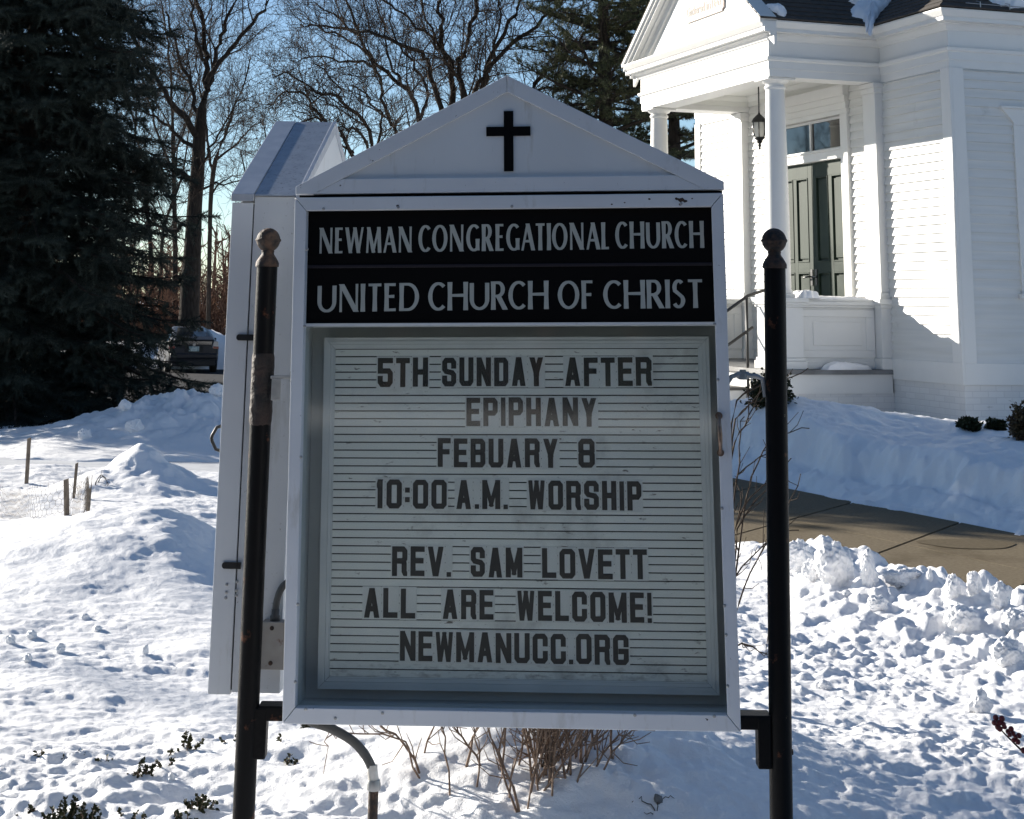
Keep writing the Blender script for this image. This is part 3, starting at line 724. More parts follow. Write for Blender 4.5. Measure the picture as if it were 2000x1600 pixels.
snowblob('roof_snow', [on_side(*p) for p in [(1895,-12),(1915,-1),(1940,6),(1965,14),(2000,17),(2080,22),(2160,20),(2160,-80),(1960,-80)]], .16, 'broad snow blanket on the church side roof at the top edge', SRF, seed=12)
PT = lambda u, v, h: XW(u, v, 1.69+h)
snowblob('parapet_snow', [(-1.20,1.68),(-1.20,1.88),(-.95,1.90),(-.6,1.88),(-.2,1.87),(-.2,1.67),(-.6,1.66),(-.95,1.66)], .035, 'thin snow cap along the porch parapet', PT, seed=4)
snowblob('parapet_snow', [(-1.22,1.62),(-1.22,1.93),(-1.1,1.96),(-.98,1.9),(-.93,1.78),(-.97,1.64),(-1.1,1.6)], .10, 'lump of snow at the foot of the nearer porch column', lambda u,v,h: XW(u,v,1.70+h), seed=9)
snowblob('ledge_snow', [(-.98,1.505),(-.95,1.66),(-.7,1.67),(-.35,1.66),(-.30,1.60),(-.6,1.52),(-.8,1.505)], .09, 'snow drift on the porch floor ledge below the parapet', lambda u,v,h: XW(u,v,.83+h), seed=10)
# ------------------------------------------------------------------ lettering (stroke glyphs)
def clip_poly(P, x0, x1, y0, y1):
    def cl(P, ax, val, keep_gt):
        out = []
        for i in range(len(P)):
            a, b = P[i], P[(i+1)%len(P)]; ia = (a[ax] >= val) == keep_gt or a[ax] == val; ib = (b[ax] >= val) == keep_gt or b[ax] == val
            if ia: out.append(a)
            if ia != ib:
                t = (val-a[ax])/(b[ax]-a[ax]); out.append((a[0]+t*(b[0]-a[0]), a[1]+t*(b[1]-a[1])))
        return out
    for ax, val, g in ((0,x0,True),(0,x1,False),(1,y0,True),(1,y1,False)):
        P = cl(P, ax, val, g)
        if len(P) < 3: return []
    return P
def strip(pts, wid, closed=False, ext=0):
    """mitred ribbon -> list of quads; wid: float or per-point list"""
    P = [np.array(p, float) for p in pts]; n = len(P)
    W_ = wid if hasattr(wid, '__len__') else [wid]*n
    if not closed and ext:
        d = P[0]-P[1]; P[0] = P[0]+d/np.linalg.norm(d)*ext; d = P[-1]-P[-2]; P[-1] = P[-1]+d/np.linalg.norm(d)*ext
    Ls, Rs = [], []
    for i in range(n):
        a = P[i-1] if (i > 0 or closed) else None; b = P[(i+1)%n] if (i < n-1 or closed) else None
        ns = []
        if a is not None: d = P[i]-a; d = d/np.linalg.norm(d); ns.append(V3(-d[1], d[0]))
        if b is not None: d = b-P[i]; d = d/np.linalg.norm(d); ns.append(V3(-d[1], d[0]))
        if len(ns) == 2:
            m_ = ns[0]+ns[1]; q = (m_@m_)/2
            m_ = m_/max(q, .35)
        else: m_ = ns[0]
        Ls.append(P[i]+m_*W_[i]/2); Rs.append(P[i]-m_*W_[i]/2)
    out = []
    for i in range(n if closed else n-1):
        j = (i+1)%n; out.append([tuple(Ls[i]), tuple(Ls[j]), tuple(Rs[j]), tuple(Rs[i])])
    return out
# marquee alphabet: centre lines in a unit box (inset by half a stroke), chamfered corners
K = .17
MQ = {
 '5': (.95,[[(1,1),(0,1),(0,.56),(1-K,.56),(1,.56-K*.6),(1,.10),(1-K,0),(K,0),(0,.10),(0,.24)]],0),
 '8': (.95,[[(K,1),(1-K,1),(1,.91),(1,.60),(1-K,.52),(K,.52),(0,.60),(0,.91)],[(K,.52),(1-K,.52),(1,.43),(1,.09),(1-K,0),(K,0),(0,.09),(0,.43)]],1),
 '1': (.42,[[(.5,-.2),(.5,1.2)],[(-.3,.84),(.5,1.05)]],0),
 '0': (.95,[[(K,1),(1-K,1),(1,.91),(1,.09),(1-K,0),(K,0),(0,.09),(0,.91)]],1),
 ':': (.30,[[(0,.26),(1,.26)],[(0,.66),(1,.66)]],0), '.': (.28,[[(0,.0),(1,.0)]],0),
 '!': (.28,[[(.5,1.2),(.5,.28)],[(0,0),(1,0)]],0),
 'T': (.86,[[(0,1),(1,1)],[(.5,.95),(.5,0)]],0), 'H': (.95,[[(0,0),(0,1)],[(1,0),(1,1)],[(0,.5),(1,.5)]],0),
 'S': (.98,[[(1,.76),(1,.91),(1-K,1),(K,1),(0,.91),(0,.62),(K,.53),(1-K,.47),(1,.38),(1,.09),(1-K,0),(K,0),(0,.09),(0,.24)]],0),
 'U': (.98,[[(0,1),(0,.10),(K,0),(1-K,0),(1,.10),(1,1)]],0), 'N': (1.0,[[(0,0),(0,1)],[(1,0),(1,1)],[(0,1.06),(1,-.06)]],0),
 'D': (.98,[[(0,0),(0,1),(1-K,1),(1,.90),(1,.10),(1-K,0)]],1), 'A': (1.0,[[(-.02,-.3),(.5,1.14)],[(1.02,-.3),(.5,1.14)],[(.2,.26),(.8,.26)]],0),
 'Y': (1.0,[[(-.08,1.3),(.5,.42)],[(1.08,1.3),(.5,.42)],[(.5,.52),(.5,0)]],0), 'F': (.86,[[(0,0),(0,1)],[(0,1),(1,1)],[(0,.53),(.86,.53)]],0),
 'E': (.90,[[(0,0),(0,1)],[(0,1),(1,1)],[(0,.52),(.88,.52)],[(0,0),(1,0)]],0), 'R': (.98,[[(0,0),(0,1)],[(0,1),(1-K,1),(1,.91),(1,.60),(1-K,.51),(0,.51)],[(1-K,.51),(.94,.42),(.94,.08),(1.06,-.02)]],0),
 'P': (.94,[[(0,0),(0,1)],[(0,1),(1-K,1),(1,.91),(1,.54),(1-K,.45),(0,.45)]],0), 'I': (.30,[[(.5,0),(.5,1)]],0),
 'B': (.98,[[(0,0),(0,1),(1-K,1),(1,.92),(1,.61),(1-K,.53),(1,.44),(1,.09),(1-K,0)],[(0,.53),(1-K,.53)]],1),
 'M': (1.15,[[(0,0),(0,1)],[(1,0),(1,1)],[(0,1.1),(.5,.10)],[(1,1.1),(.5,.10)]],0), 'W': (1.15,[[(0,1),(.16,-.1)],[(1,1),(.84,-.1)],[(.5,1.0),(.2,-.1)],[(.5,1.0),(.8,-.1)]],0),
 'O': (.98,[[(K,1),(1-K,1),(1,.91),(1,.09),(1-K,0),(K,0),(0,.09),(0,.91)]],1), 'V': (1.0,[[(-.04,1.2),(.5,-.16)],[(1.04,1.2),(.5,-.16)]],0),
 'L': (.88,[[(0,1),(0,0)],[(0,0),(1,0)]],0), 'C': (.96,[[(1,.70),(1,.91),(1-K,1),(K,1),(0,.91),(0,.09),(K,0),(1-K,0),(1,.09),(1,.30)]],0),
 'G': (.98,[[(1,.72),(1,.91),(1-K,1),(K,1),(0,.91),(0,.09),(K,0),(1-K,0),(1,.09),(1,.44),(.5,.44)]],0),
}
def mq_polys(ch, w, h, t):
    """polygons of a marquee glyph in a w x h box"""
    _, st, closed = MQ[ch]; out = []
    for i, s in enumerate(st):
        P = [(t/2+x*(w-t), t/2+y*(h-t)) for x, y in s]
        cl_ = closed and (ch != 'B' or i == 0)
        tt = t*.8 if ch in 'MW' and i > (1 if ch == 'M' else -1) else t
        for q in strip(P, tt, cl_, 0 if cl_ else t/2):
            q = clip_poly(q, 0, w, 0, h)
            if q: out.append((i, q))
    return out
# carved-style capitals for the name panel: vertical strokes thick, horizontal thin, flared ends
def arc(cx, cy, rx, ry, a0, a1, n=14): return [(cx+rx*math.cos(R(a0+(a1-a0)*i/n)), cy+ry*math.sin(R(a0+(a1-a0)*i/n))) for i in range(n+1)]
HD = {
 'N': (1.0,[('v',[(.03,0),(.03,1)],.55),('d',[(.06,1.0),(.94,.0)],1.15),('v',[(.97,0),(.97,1)],.55)]),
 'E': (.62,[('v',[(0,0),(0,1)],1),('h',[(0,1),(1,1)],1),('h',[(0,.53),(.86,.53)],1),('h',[(0,0),(1.03,0)],1)]),
 'F': (.60,[('v',[(0,0),(0,1)],1),('h',[(0,1),(1,1)],1),('h',[(0,.50),(.86,.50)],1)]),
 'L': (.58,[('v',[(0,0),(0,1)],1),('h',[(0,0),(1,0)],1)]), 'I': (.16,[('v',[(.5,0),(.5,1)],1)]),
 'T': (.80,[('v',[(.5,0),(.5,1)],1),('h',[(0,1),(1,1)],1)]), 'H': (.92,[('v',[(0,0),(0,1)],1),('v',[(1,0),(1,1)],1),('h',[(0,.53),(1,.53)],1)]),
 'W': (1.3,[('d',[(.0,1.0),(.25,0)],1),('d',[(.25,0),(.5,1.0)],.6),('d',[(.5,1.0),(.76,0)],1),('d',[(.76,0),(1.0,1.0)],.6)]),
 'M': (1.15,[('d',[(.04,0),(.12,1.0)],.6),('d',[(.12,1.0),(.5,.05)],1),('d',[(.5,.05),(.88,1.0)],.6),('d',[(.88,1.0),(.97,0)],1)]),
 'A': (.95,[('d',[(.0,.0),(.47,1.0)],.6),('d',[(.47,1.0),(.97,.0)],1.05),('h',[(.17,.33),(.80,.33)],1)]),
 'C': (.82,[('c',arc(.60,.5,.60,.5,48,312,26),1)]), 'O': (1.0,[('o',arc(.5,.5,.5,.5,0,345,23),1)]),
 'G': (.90,[('c',arc(.58,.5,.58,.5,50,300,26)+[(.95,.05)],1),('v',[(.93,.03),(.93,.46)],1)]),
 'R': (.74,[('v',[(0,0),(0,1)],1),('c',[(0,1),(.35,1)]+arc(.40,.74,.40,.26,80,-90,12)+[(0,.48)],1),('d',[(.42,.48),(1.0,.0)],1.1)]),
 'D': (.92,[('v',[(0,0),(0,1)],1),('c',[(0,1),(.30,1)]+arc(.40,.5,.60,.5,85,-85,18)+[(.30,0),(0,0)],1)]),
 'U': (.90,[('c',[(0,1),(0,.40)]+arc(.5,.36,.5,.36,180,360,16)+[(1,.40),(1,1)],.95)]),
 'S': (.60,[('c',arc(.54,.75,.44,.25,40,180,10)+[(.14,.62)]+[(.5,.51),(.88,.38)]+arc(.50,.25,.48,.25,10,-150,12),1)]),
}
def hd_polys(ch, w, h, tv, th):
    out = []
    for i, (kd, s, k) in enumerate(HD[ch][1]):
        if kd == 'h': P = [(tv/2+x*(w-tv), th/2+y*(h-th)) for x, y in s]
        else: P = [(tv/2+x*(w-tv), (th/2+y*(h-th)) if kd in 'co' else y*h) for x, y in s]
        if kd == 'h': wd = [th*1.0, th*1.25]
        elif kd == 'v': wd = [tv*k*1.10, tv*k*1.10]; P = [P[0], ((P[0][0]+P[1][0])/2, (P[0][1]+P[1][1])/2), P[1]]; wd = [tv*k*1.12, tv*k*.94, tv*k*1.12]
        elif kd == 'd':
            d = V3(P[1][0]-P[0][0], P[1][1]-P[0][1]); L_ = np.hypot(*d); P = [(P[0][0]-d[0]/L_*th*.6, P[0][1]-d[1]/L_*th*.6), (P[1][0]+d[0]/L_*th*.6, P[1][1]+d[1]/L_*th*.6)]; wd = [tv*k*.98]*2
        else:
            wd = []
            for j in range(len(P)):
                a, b = P[max(j-1,0)], P[min(j+1,len(P)-1)]; dx, dy = abs(b[0]-a[0]), abs(b[1]-a[1]); wd.append(th+(tv-th)*k*(dy/(dx+dy+1e-9))**1.0)
            if ch in 'CGS':
                for e_ in (0, -1):
                    if not (ch == 'G' and e_ == -1): wd[e_] = max(wd[e_], tv*.85)
        for q in strip(P, wd, kd == 'o', th*.35 if kd == 'h' and False else 0):
            q = clip_poly(q, -w, 2*w, 0, h)
            if q: out.append((i, q))
    return out
KERN = {'AT':-.15, 'GA':-.07, 'RE':.02, 'EG':-.04, 'TI':-.03, 'MA':-.05, 'AN':-.04, 'NA':-.04, 'AL':-.04, 'WM':-.05, 'EW':-.05, 'CO':-.03, 'ON':-.02, 'OF':.0, 'ST':-.05, 'IS':.01, 'TE':-.03, 'RC':-.04}
def layout(word, table, total, gap, scale):
    ws = [table[c][0]*scale for c in word]
    gs = [gap+(KERN.get(word[i:i+2], 0)*scale if table is HD else 0) for i in range(len(word)-1)]+[0]
    k = (total-sum(gs))/sum(ws); x = 0; out = []
    for c, a, g_ in zip(word, ws, gs): out.append((c, x, a*k)); x += a*k+g_
    return out

# ------------------------------------------------------------------ front cabinet
S0 = onY(584, 398, 4.62); SB, SROLL = 5.5, .018
sgn = thing('sign_cabinet', 'gabled white sign cabinet with a black cross and letter board, facing the viewer', 'sign', (S0[0]+.004, 4.62, 0), R(-SB))
sX = V3(math.cos(R(SB)), -math.sin(R(SB)), 0); sYv = V3(math.sin(R(SB)), math.cos(R(SB)), 0); sO = V3(S0[0]+.004, 4.62, 0)
_z = V3(0,0,1); sX, sZ = math.cos(SROLL)*sX+math.sin(SROLL)*_z, -math.sin(SROLL)*sX+math.cos(SROLL)*_z     # it hangs a little out of true
sgn.rotation_euler = Matrix([[sX[i], sYv[i], sZ[i]] for i in range(3)]).to_euler()
def L1(px, py, dep=0.0):
    d = ray(px, py); P = CO+d*(((sO+sYv*dep)-CO)@sYv)/(d@sYv); q = P-sO; return q@sX, q@sZ
SW = L1(1412,378)[0]; x_bl, z_bl = L1(553,1408); x_br, z_br = L1(1446,1424)
SX0, SX1 = (x_bl+L1(584,398)[0])/2, (x_br+SW)/2
SZ0, SZ1 = (z_bl+z_br)/2, (L1(584,385)[1]+L1(1412,381)[1])/2
FM = lambda a, z, o: (a, -o, z)     # face map: o outwards (towards the viewer)
FWL, FWB, FWT = .0325, .0385, .036
mb = MB(); g = .0009
X0, X1, Z0, Z1 = SX0, SX1, SZ0, SZ1
mb.prism([(X0,Z0+g),(X0+FWL,Z0+FWB+g),(X0+FWL,Z1-FWT-g),(X0,Z1-g)], FM, 0, .032)
mb.prism([(X1,Z0+g),(X1-FWL,Z0+FWB+g),(X1-FWL,Z1-FWT-g),(X1,Z1-g)], FM, 0, .032)
mb.prism([(X0+g,Z0),(X1-g,Z0),(X1-FWL-g,Z0+FWB),(X0+FWL+g,Z0+FWB)], FM, 0, .032)
mb.prism([(X0+g,Z1),(X1-g,Z1),(X1-FWL-g,Z1-FWT),(X0+FWL+g,Z1-FWT)], FM, 0, .032)
frame = mb.build('door_frame', SIGNF, sgn, bevel=.0018)
DEP = .19
mb = MB()
mb.box(X0+.004,X0+.010,.0005,DEP,Z0+.006,Z1-.002); mb.box(X1-.010,X1-.004,.0005,DEP,Z0+.006,Z1-.002)
mb.box(X0+.0102,X1-.0102,.0005,DEP,Z0+.006,Z0+.012); mb.box(X0+.0102,X1-.0102,.0005,DEP,Z1-.008,Z1-.002); mb.box(X0+.0102,X1-.0102,DEP-.006,DEP-.0002,Z0+.0122,Z1-.0082)
mb.build('body', SIGNB, sgn)
# interior lining
HZ0 = (L1(603,635)[1]+L1(1393,632)[1])/2
mb = MB(); a, b, c, d_ = X0+.0225, X1-.0225, Z0+.026, HZ0-.002
mb.box(a,a+.004,.002,.12,c,d_); mb.box(b-.004,b,.002,.12,c,d_); mb.box(a+.0042,b-.0042,.002,.12,c,c+.004); mb.box(a+.0042,b-.0042,.002,.12,d_-.004,d_); mb.box(X0+.012,X1-.012,.1205,.124,c,d_)
mb.build('inner_lining', INNER, sgn)
# name panel
mb = MB(); mb.mbox(FM, X0+FWL-.006, X1-FWL+.006, HZ0+.0045, Z1-FWT+.006, -.012, -.004); npan = mb.build('name_panel', BLACKG, sgn)
mb = MB(); zs = (L1(606,520)[1]+L1(1390,516)[1])/2
mb.mbox(FM, X0+FWL+.001, X1-FWL-.001, zs-.0045, zs+.0035, -.0039, -.001); mb.build('seam_strip', SEAM, npan, bevel=.001)
mb = MB(); mb.mbox(FM, X0+FWL-.004, X1-FWL+.004, HZ0-.0025, HZ0+.004, -.012, .002); mb.build('divider_rail', SIGNW, sgn)
def header(words, tvf, thf):
    for word, xl, xr, capL, baseL, capR, baseR in words:
        mb = MB()
        (a0, b0), (a1, b1), (_, c0), (_, c1) = L1(xl,baseL,.004), L1(xr,baseR,.004), L1(xl,capL,.004), L1(xr,capR,.004)
        H = ((c0-b0)+(c1-b1))/2; W_ = a1-a0
        for ch, x, wch in layout(word, HD, W_, .0048 if len(word) > 4 else .006, H*.78):
            for i, q in hd_polys(ch, wch, H, H*tvf, H*thf):
                pts = []
                for px_, pz in q:
                    t = (x+px_)/W_; pts.append((a0+x+px_, b0+(b1-b0)*t+pz))
                mb.add([FM(u, z, -.0030+i*.00018) for u, z in pts], [tuple(range(len(pts)))])
        mb.build('lettering', SILV, npan, recalc=False)
    
header([('NEWMAN',622,806,447,495.5,441,493),('CONGREGATIONAL',817,1193,440,492.5,434.5,487),('CHURCH',1202,1375.5,433.5,486,431.5,484.5)], .142, .082)
header([('UNITED',619.5,818.5,556.5,610.5,552,607),('CHURCH',836,1071.5,551.5,607,548.5,603.8),('OF',1089.5,1162,548.5,604,548,603),('CHRIST',1178.5,1377,547.5,603.5,546,601.5)], .158, .092)
# glass
mb = MB(); mb.mbox(FM, X0+FWL-.005, X1-FWL+.005, Z0+FWB-.005, HZ0-.003, -.010, -.006); mb.build('glass', PANE, sgn)
# letter board, set back behind the glass
BD = .085
bx0 = (L1(630,660,BD)[0]+L1(626,1343,BD)[0])/2; bx1 = (L1(1384,658,BD)[0]+L1(1405,1352,BD)[0])/2
bz0 = (L1(640,1346,BD)[1]+L1(1400,1356,BD)[1])/2; bz1 = (L1(640,660,BD)[1]+L1(1380,657,BD)[1])/2
FB = lambda a, z, o: (a, BD-o, z)
mb = MB(); mb.mbox(FB, bx0+.02, bx1-.02, bz0+.02, bz1-.02, -.010, -.0045, 1)
mb.mbox(FB, bx0, bx1, bz0, bz1, -.016, -.0102, 1)
pitch = (L1(1000,1300,BD)[1]-L1(1000,680,BD)[1])/-39.4
fx0, fx1 = bx0+.0305, bx1-.0305; fz0, fz1 = bz0+.0305, bz1-.0305
z = fz0
while z < fz1-.003:
    t = min(z+pitch-.0034, fz1); mb.hexa([FB(fx0,z,-.0044),FB(fx1,z,-.0044),FB(fx1,z,.0012),FB(fx0,z,.0012),FB(fx0,t,-.0044),FB(fx1,t,-.0044),FB(fx1,t,.0004),FB(fx0,t,.0004)]); z += pitch
board = mb.build('letter_board', [LBOARD, GROOVE], sgn)
mb = MB()
for k, (i0, i1, o) in enumerate(((0,.009,.006),(.0094,.018,.0075),(.0184,.027,.0055),(.0272,.0302,.003))):
    A = lambda i: (bx0+i, bx1-i, bz0+i, bz1-i)
    p, q = A(i0), A(i1); gg = .0004
    for poly in ([(p[0],p[2]+gg),(q[0],q[2]+gg),(q[0],q[3]-gg),(p[0],p[3]-gg)],[(p[1],p[2]+gg),(q[1],q[2]+gg),(q[1],q[3]-gg),(p[1],p[3]-gg)],[(p[0]+gg,p[2]),(p[1]-gg,p[2]),(q[1]-gg,q[2]),(q[0]+gg,q[2])],[(p[0]+gg,p[3]),(p[1]-gg,p[3]),(q[1]-gg,q[3]),(q[0]+gg,q[3])]):
        mb.prism(poly, FB, -.010, o)
mb.build('board_frame', LFRAME, board)
# changeable letters
ROWS = [
 (('5TH',737.5,836,699,756,698.5,755.5),('SUNDAY',863.5,1062,698,754.5,698,754),('AFTER',1103,1273.5,698,754,698,754)),
 (('EPIPHANY',911,1166,776.5,832,777,833),),
 (('FEBUARY',855,1090.5,856,912.5,857,913.5),('8',1130,1162,857,913.5,857,914)),
 (('10:00',735.5,872.5,936,993,937,993.5),('A.M.',890.5,992,937,994,938,994.5),('WORSHIP',1031.5,1253.5,938,995,940.5,997.5)),
 (('REV.',765.5,881,1067,1125,1068.5,1126.5),('SAM',919.5,1020.5,1068.5,1127,1070,1128),('LOVETT',1059,1264.5,1071,1129,1073.5,1132)),
 (('ALL',710,811,1148,1206.5,1150,1208),('ARE',864,964,1151,1209,1153,1210.5),('WELCOME!',1010,1273.5,1153.5,1212,1158,1217)),
 (('NEWMANUCC.ORG',781,1228.5,1232.5,1291,1240,1299),)]
TD = BD-.0016
for row in ROWS:
    for word, xl, xr, cl0, bl0, cr0, br0 in row:
        (a0,b0),(a1,b1),(_,c0),(_,c1) = L1(xl,bl0,TD), L1(xr,br0,TD), L1(xl,cl0,TD), L1(xr,cr0,TD)
        H = ((c0-b0)+(c1-b1))/2; W_ = a1-a0; gap = .0085 if len(word) < 9 else .0075
        lay = layout(word, MQ, W_, gap, H*.58)
        for j, (ch, x, wch) in enumerate(lay):
            mb = MB(); u0 = a0+x; zb = b0+(b1-b0)*(x+wch/2)/W_+random.uniform(-.0008,.0008); e = gap/2-.0006
            tt = H*.185 if len(word) < 9 else H*.18
            mb.box(u0-e, u0+wch+e, TD-.0006, TD+.0002, zb-.0040, zb+H+.0040, 0)
            for i, q in mq_polys(ch, wch, H, min(tt, wch*.999)):
                n_ = len(q); yo = TD-.0013-i*.00012
                mb.add([(u0+p[0], yo, zb+p[1]) for p in q], [tuple(range(n_))], 1)
            o = mb.build('letter_tile', [TILE, LETT], board, recalc=False)
            if ch in ':.!': o['label'] = 'narrow punctuation tile'
# gable
ax, az = L1(995,150); gl, gzl = L1(587,366); gr, gzr = L1(1413,356); gb = Z1+.0095
gx0, gx1 = X0+.001, X1+.003
gz = (gzl+gzr)/2; rim = .041; sl = (az-gz)/((gx1-gx0)/2); gxm = (gx0+gx1)/2
vr = rim*math.sqrt(1+sl*sl)    # vertical thickness of the rake member
mb = MB()
def low(x): return az-abs(x-gxm)*sl-vr
zt = gb+.040     # top of base member
xi = (az-vr-zt)/sl
xb = (az-vr-gb)/sl
for s_ in (1, -1):
    xe = gx1 if s_ == 1 else gx0; e_ = abs(xe-gxm)
    if xb > e_: poly = [(gxm+s_*.0005,az),(xe,gz),(xe,low(xe)),(gxm+s_*.0005,az-vr)]
    else: poly = [(gxm+s_*.0005,az),(xe,gz),(xe,gb),(gxm+s_*(xb-.001),gb),(gxm+s_*.0005,az-vr)]
    mb.prism(poly, FM, -.004, .028)
xb2 = min(xb-.0016, gx1-gxm-.002)
mb.prism([(gxm-xb2-.0,gb),(gxm+xb2,gb),(gxm+xi-.0016,zt),(gxm-xi+.0016,zt)], FM, -.004, .027)
gable = mb.build('gable', SIGNF, sgn, bevel=.0015)
mb = MB(); mb.prism([(gxm-xi-.006,zt-.004),(gxm+xi+.006,zt-.004),(gxm,az-vr+.004)], FM, .004, .018); gp = mb.build('gable_panel', SIGNW, gable)
mb = MB()
cx0, cz0 = L1(984.5,335,-.018); cx1, cz1 = L1(1002.5,217,-.018); hx0, hz0 = L1(950,266.5,-.018); hx1, hz1 = L1(1036,247,-.018)
mb.prism([(cx0,cz0),(cx1,cz0),(cx1,hz0),(hx1,hz0),(hx1,hz1),(cx1,hz1),(cx1,cz1),(cx0,cz1),(cx0,hz1),(hx0,hz1),(hx0,hz0),(cx0,hz0)], FM, .0185, .0215); mb.build('cross', BLACKG, gable)
mb = MB()
for s_ in (1, -1):
    xe = gx1 if s_ == 1 else gx0
    q = [(gxm,az-.0005),(xe,gz-.0005),(xe,gz-.006),(gxm,az-.0062)]
    mb.prism(q, lambda a,z,o: (a, o, z), .0045, .20)
mb.prism([(gx0+.004,gb),(gx1-.004,gb),(gx1-.004,gz-.008),(gxm,az-.012),(gx0+.004,gz-.008)], lambda a,z,o: (a, o, z), .180, .186)
mb.build('gable_roof', SIGNB, gable)
mb = MB(); mb.box(gx0+.004, gx1-.004, .002, .19, Z1+.0002, gb-.001); mb.build('gable_gap_shade', BLACKG, sgn)  # dark strip stands in for the shade in the gap below the gable
# handle and screws
mb = MB(); hx, hz_ = L1(1404,812,-.03); hx2, hz2 = L1(1407,884,-.03)
mb.tube([FM(hx,hz_,.031),FM(hx,hz_,.040),FM(hx,hz_-.012,.055),FM((hx+hx2)/2,(hz_+hz2)/2,.060),FM(hx2,hz2+.012,.055),FM(hx2,hz2,.040),FM(hx2,hz2,.031)], [.007,.005,.005,.0065,.005,.005,.007], 10)
for a_, b_ in ((hx,hz_),(hx2,hz2)): mb.lathe([(.0095,-.0365),(.0095,-.0322)], (a_,0,b_), 14, 0, 'y')
mb.build('handle', mat('worn_pull_handle', (.30,.22,.17), .4, .7, col2=(.16,.10,.07), scale=60), sgn, smooth=40)
for px, py in ((632,408),(778,405),(1000,403),(1330,398),(600,487),(595,637),(588,893),(582,1180),(577,1332),(1396,633),(1402,742),(1410,993),(1415,1183),(1418,1240),(1421,1340),(597,1385),(655,1403),(747,1393),(1240,1397),(1395,1399)):
    a_, b_ = L1(px,py,-.032); a_ = min(max(a_, X0+.008), X1-.008)
    mb = MB(); mb.lathe([(.0042,-.0325),(.0042,-.0335),(.0028,-.0345)], (a_,0,b_), 10, 0, 'y'); mb.lathe([(.0012,-.0347),(.0012,-.0344)], (a_,0,b_), 6, 0, 'y')
    mb.build('screw', GALV, sgn, smooth=40)
mb = MB()
for px, py, r_ in ((1330,391,.0078),(1322,389,.005),(1338,393,.005),(1329,399,.004),(777,403,.004),(1268,389,.0028),(1220,396,.0022),(1195,399,.0026),(1352,388,.002)):
    a_, b_ = L1(px,py,-.0322); n_ = 11; ph = random.random()*6
    mb.add([FM(a_+r_*(.7+.5*random.random())*1.25*math.cos(2*math.pi*k/n_), b_+r_*(.5+.5*random.random())*math.sin(2*math.pi*k/n_), .03255) for k in range(n_)], [tuple(range(n_))])
mb.build('rust_patch', RUSTY, frame)

# ------------------------------------------------------------------ second cabinet, seen edge-on
c2 = thing('sign_cabinet', 'white sign cabinet seen edge-on behind the left black post, with a sloping metal roof', 'sign', (-.803, 4.85, 0), R(-3))
T2, D2, z0, z1 = .197, 1.22, .545, 1.872
NX = lambda a, z, o: (-o, a, z)   # its display face looks left; a = along depth
mb = MB(); g = .0009; fw = .034
mb.prism([(0,z0+g),(fw,z0+fw+g),(fw,z1-fw-g),(0,z1-g)], NX, -.062, 0); mb.prism([(D2,z0+g),(D2-fw,z0+fw+g),(D2-fw,z1-fw-g),(D2,z1-g)], NX, -.062, 0)
mb.prism([(g,z0),(D2-g,z0),(D2-fw-g,z0+fw),(fw+g,z0+fw)], NX, -.062, 0); mb.prism([(g,z1),(D2-g,z1),(D2-fw-g,z1-fw),(fw+g,z1-fw)], NX, -.062, 0)
mb.build('door_frame', SIGNW, c2, bevel=.0015)
mb = MB(); mb.box(.0655, T2, .003, .009, z0+.006, z1+.018); mb.box(.0655, T2, D2-.009, D2-.003, z0+.006, z1+.018); mb.box(.0655, T2, .0092, D2-.0092, z0+.006, z0+.012)
mb.box(T2-.006, T2-.0002, .0092, D2-.0092, z0+.0122, z1+.015); mb.box(.0655, T2-.0062, .0092, D2-.0092, z1+.004, z1+.010)
mb.build('body', SIGNB, c2)
mb = MB(); mb.box(.0618, .0657, .006, D2-.006, z0+.012, z1-.004); mb.build('door_seam_shade', BLACKG, c2)  # black strip added so the seam looks dark, hiding the lit inside
mb = MB(); mb.mbox(NX, fw-.004, D2-fw+.004, 1.52, z1-fw+.004, -.016, -.008); mb.build('name_panel', BLACKG, c2)
mb = MB(); mb.mbox(NX, fw-.004, D2-fw+.004, z0+fw-.004, 1.516, -.020, -.016); mb.build('glass', PANE, c2)
mb = MB(); mb.mbox(NX, .04, D2-.04, z0+.05, 1.49, -.12, -.10); mb.build('letter_board', LBOARD, c2)
ez, rz_ = 1.897, 2.172; rs = (rz_-ez)/(D2/2)
mb = MB()
for s_ in (0, 1):
    m_ = lambda a: a if s_ == 0 else D2-a
    def sh(x0, x1, off, th):
        mb.hexa([(x0,m_(-.004),ez+off-.004*rs),(x1,m_(-.004),ez+off-.004*rs),(x1,D2/2,rz_+off),(x0,D2/2,rz_+off),(x0,m_(-.004),ez+off+th-.004*rs),(x1,m_(-.004),ez+off+th-.004*rs),(x1,D2/2,rz_+off+th),(x0,D2/2,rz_+off+th)])
    sh(.066, T2-.010, -.004, .004)
mb.build('roof', ROOFM, c2)
mb = MB()
for s_ in (0, 1):
    m_ = lambda a: a if s_ == 0 else D2-a
    for x0, x1, up, dn in ((-.002,.064,.0025,.022),(T2-.0095,T2+.003,.0025,.03)):
        mb.hexa([(x0,m_(-.006),ez-dn),(x1,m_(-.006),ez-dn),(x1,D2/2,rz_-dn-.006),(x0,D2/2,rz_-dn-.006),(x0,m_(-.006),ez+up-.006*rs),(x1,m_(-.006),ez+up-.006*rs),(x1,D2/2,rz_+up),(x0,D2/2,rz_+up)])
mb.build('roof_trim', mat('weathered_trim_metal', (.42,.45,.50), .45, .2, col2=(.50,.52,.56), scale=20), c2, bevel=.0015)
mb = MB()
for x in (.02, T2-.004):
    mb.prism([(.01,ez-.028),(D2-.01,ez-.028),(D2/2,rz_-.03)], NX, -x-.004, -x)
mb.build('gable_panel', SIGNW, c2)
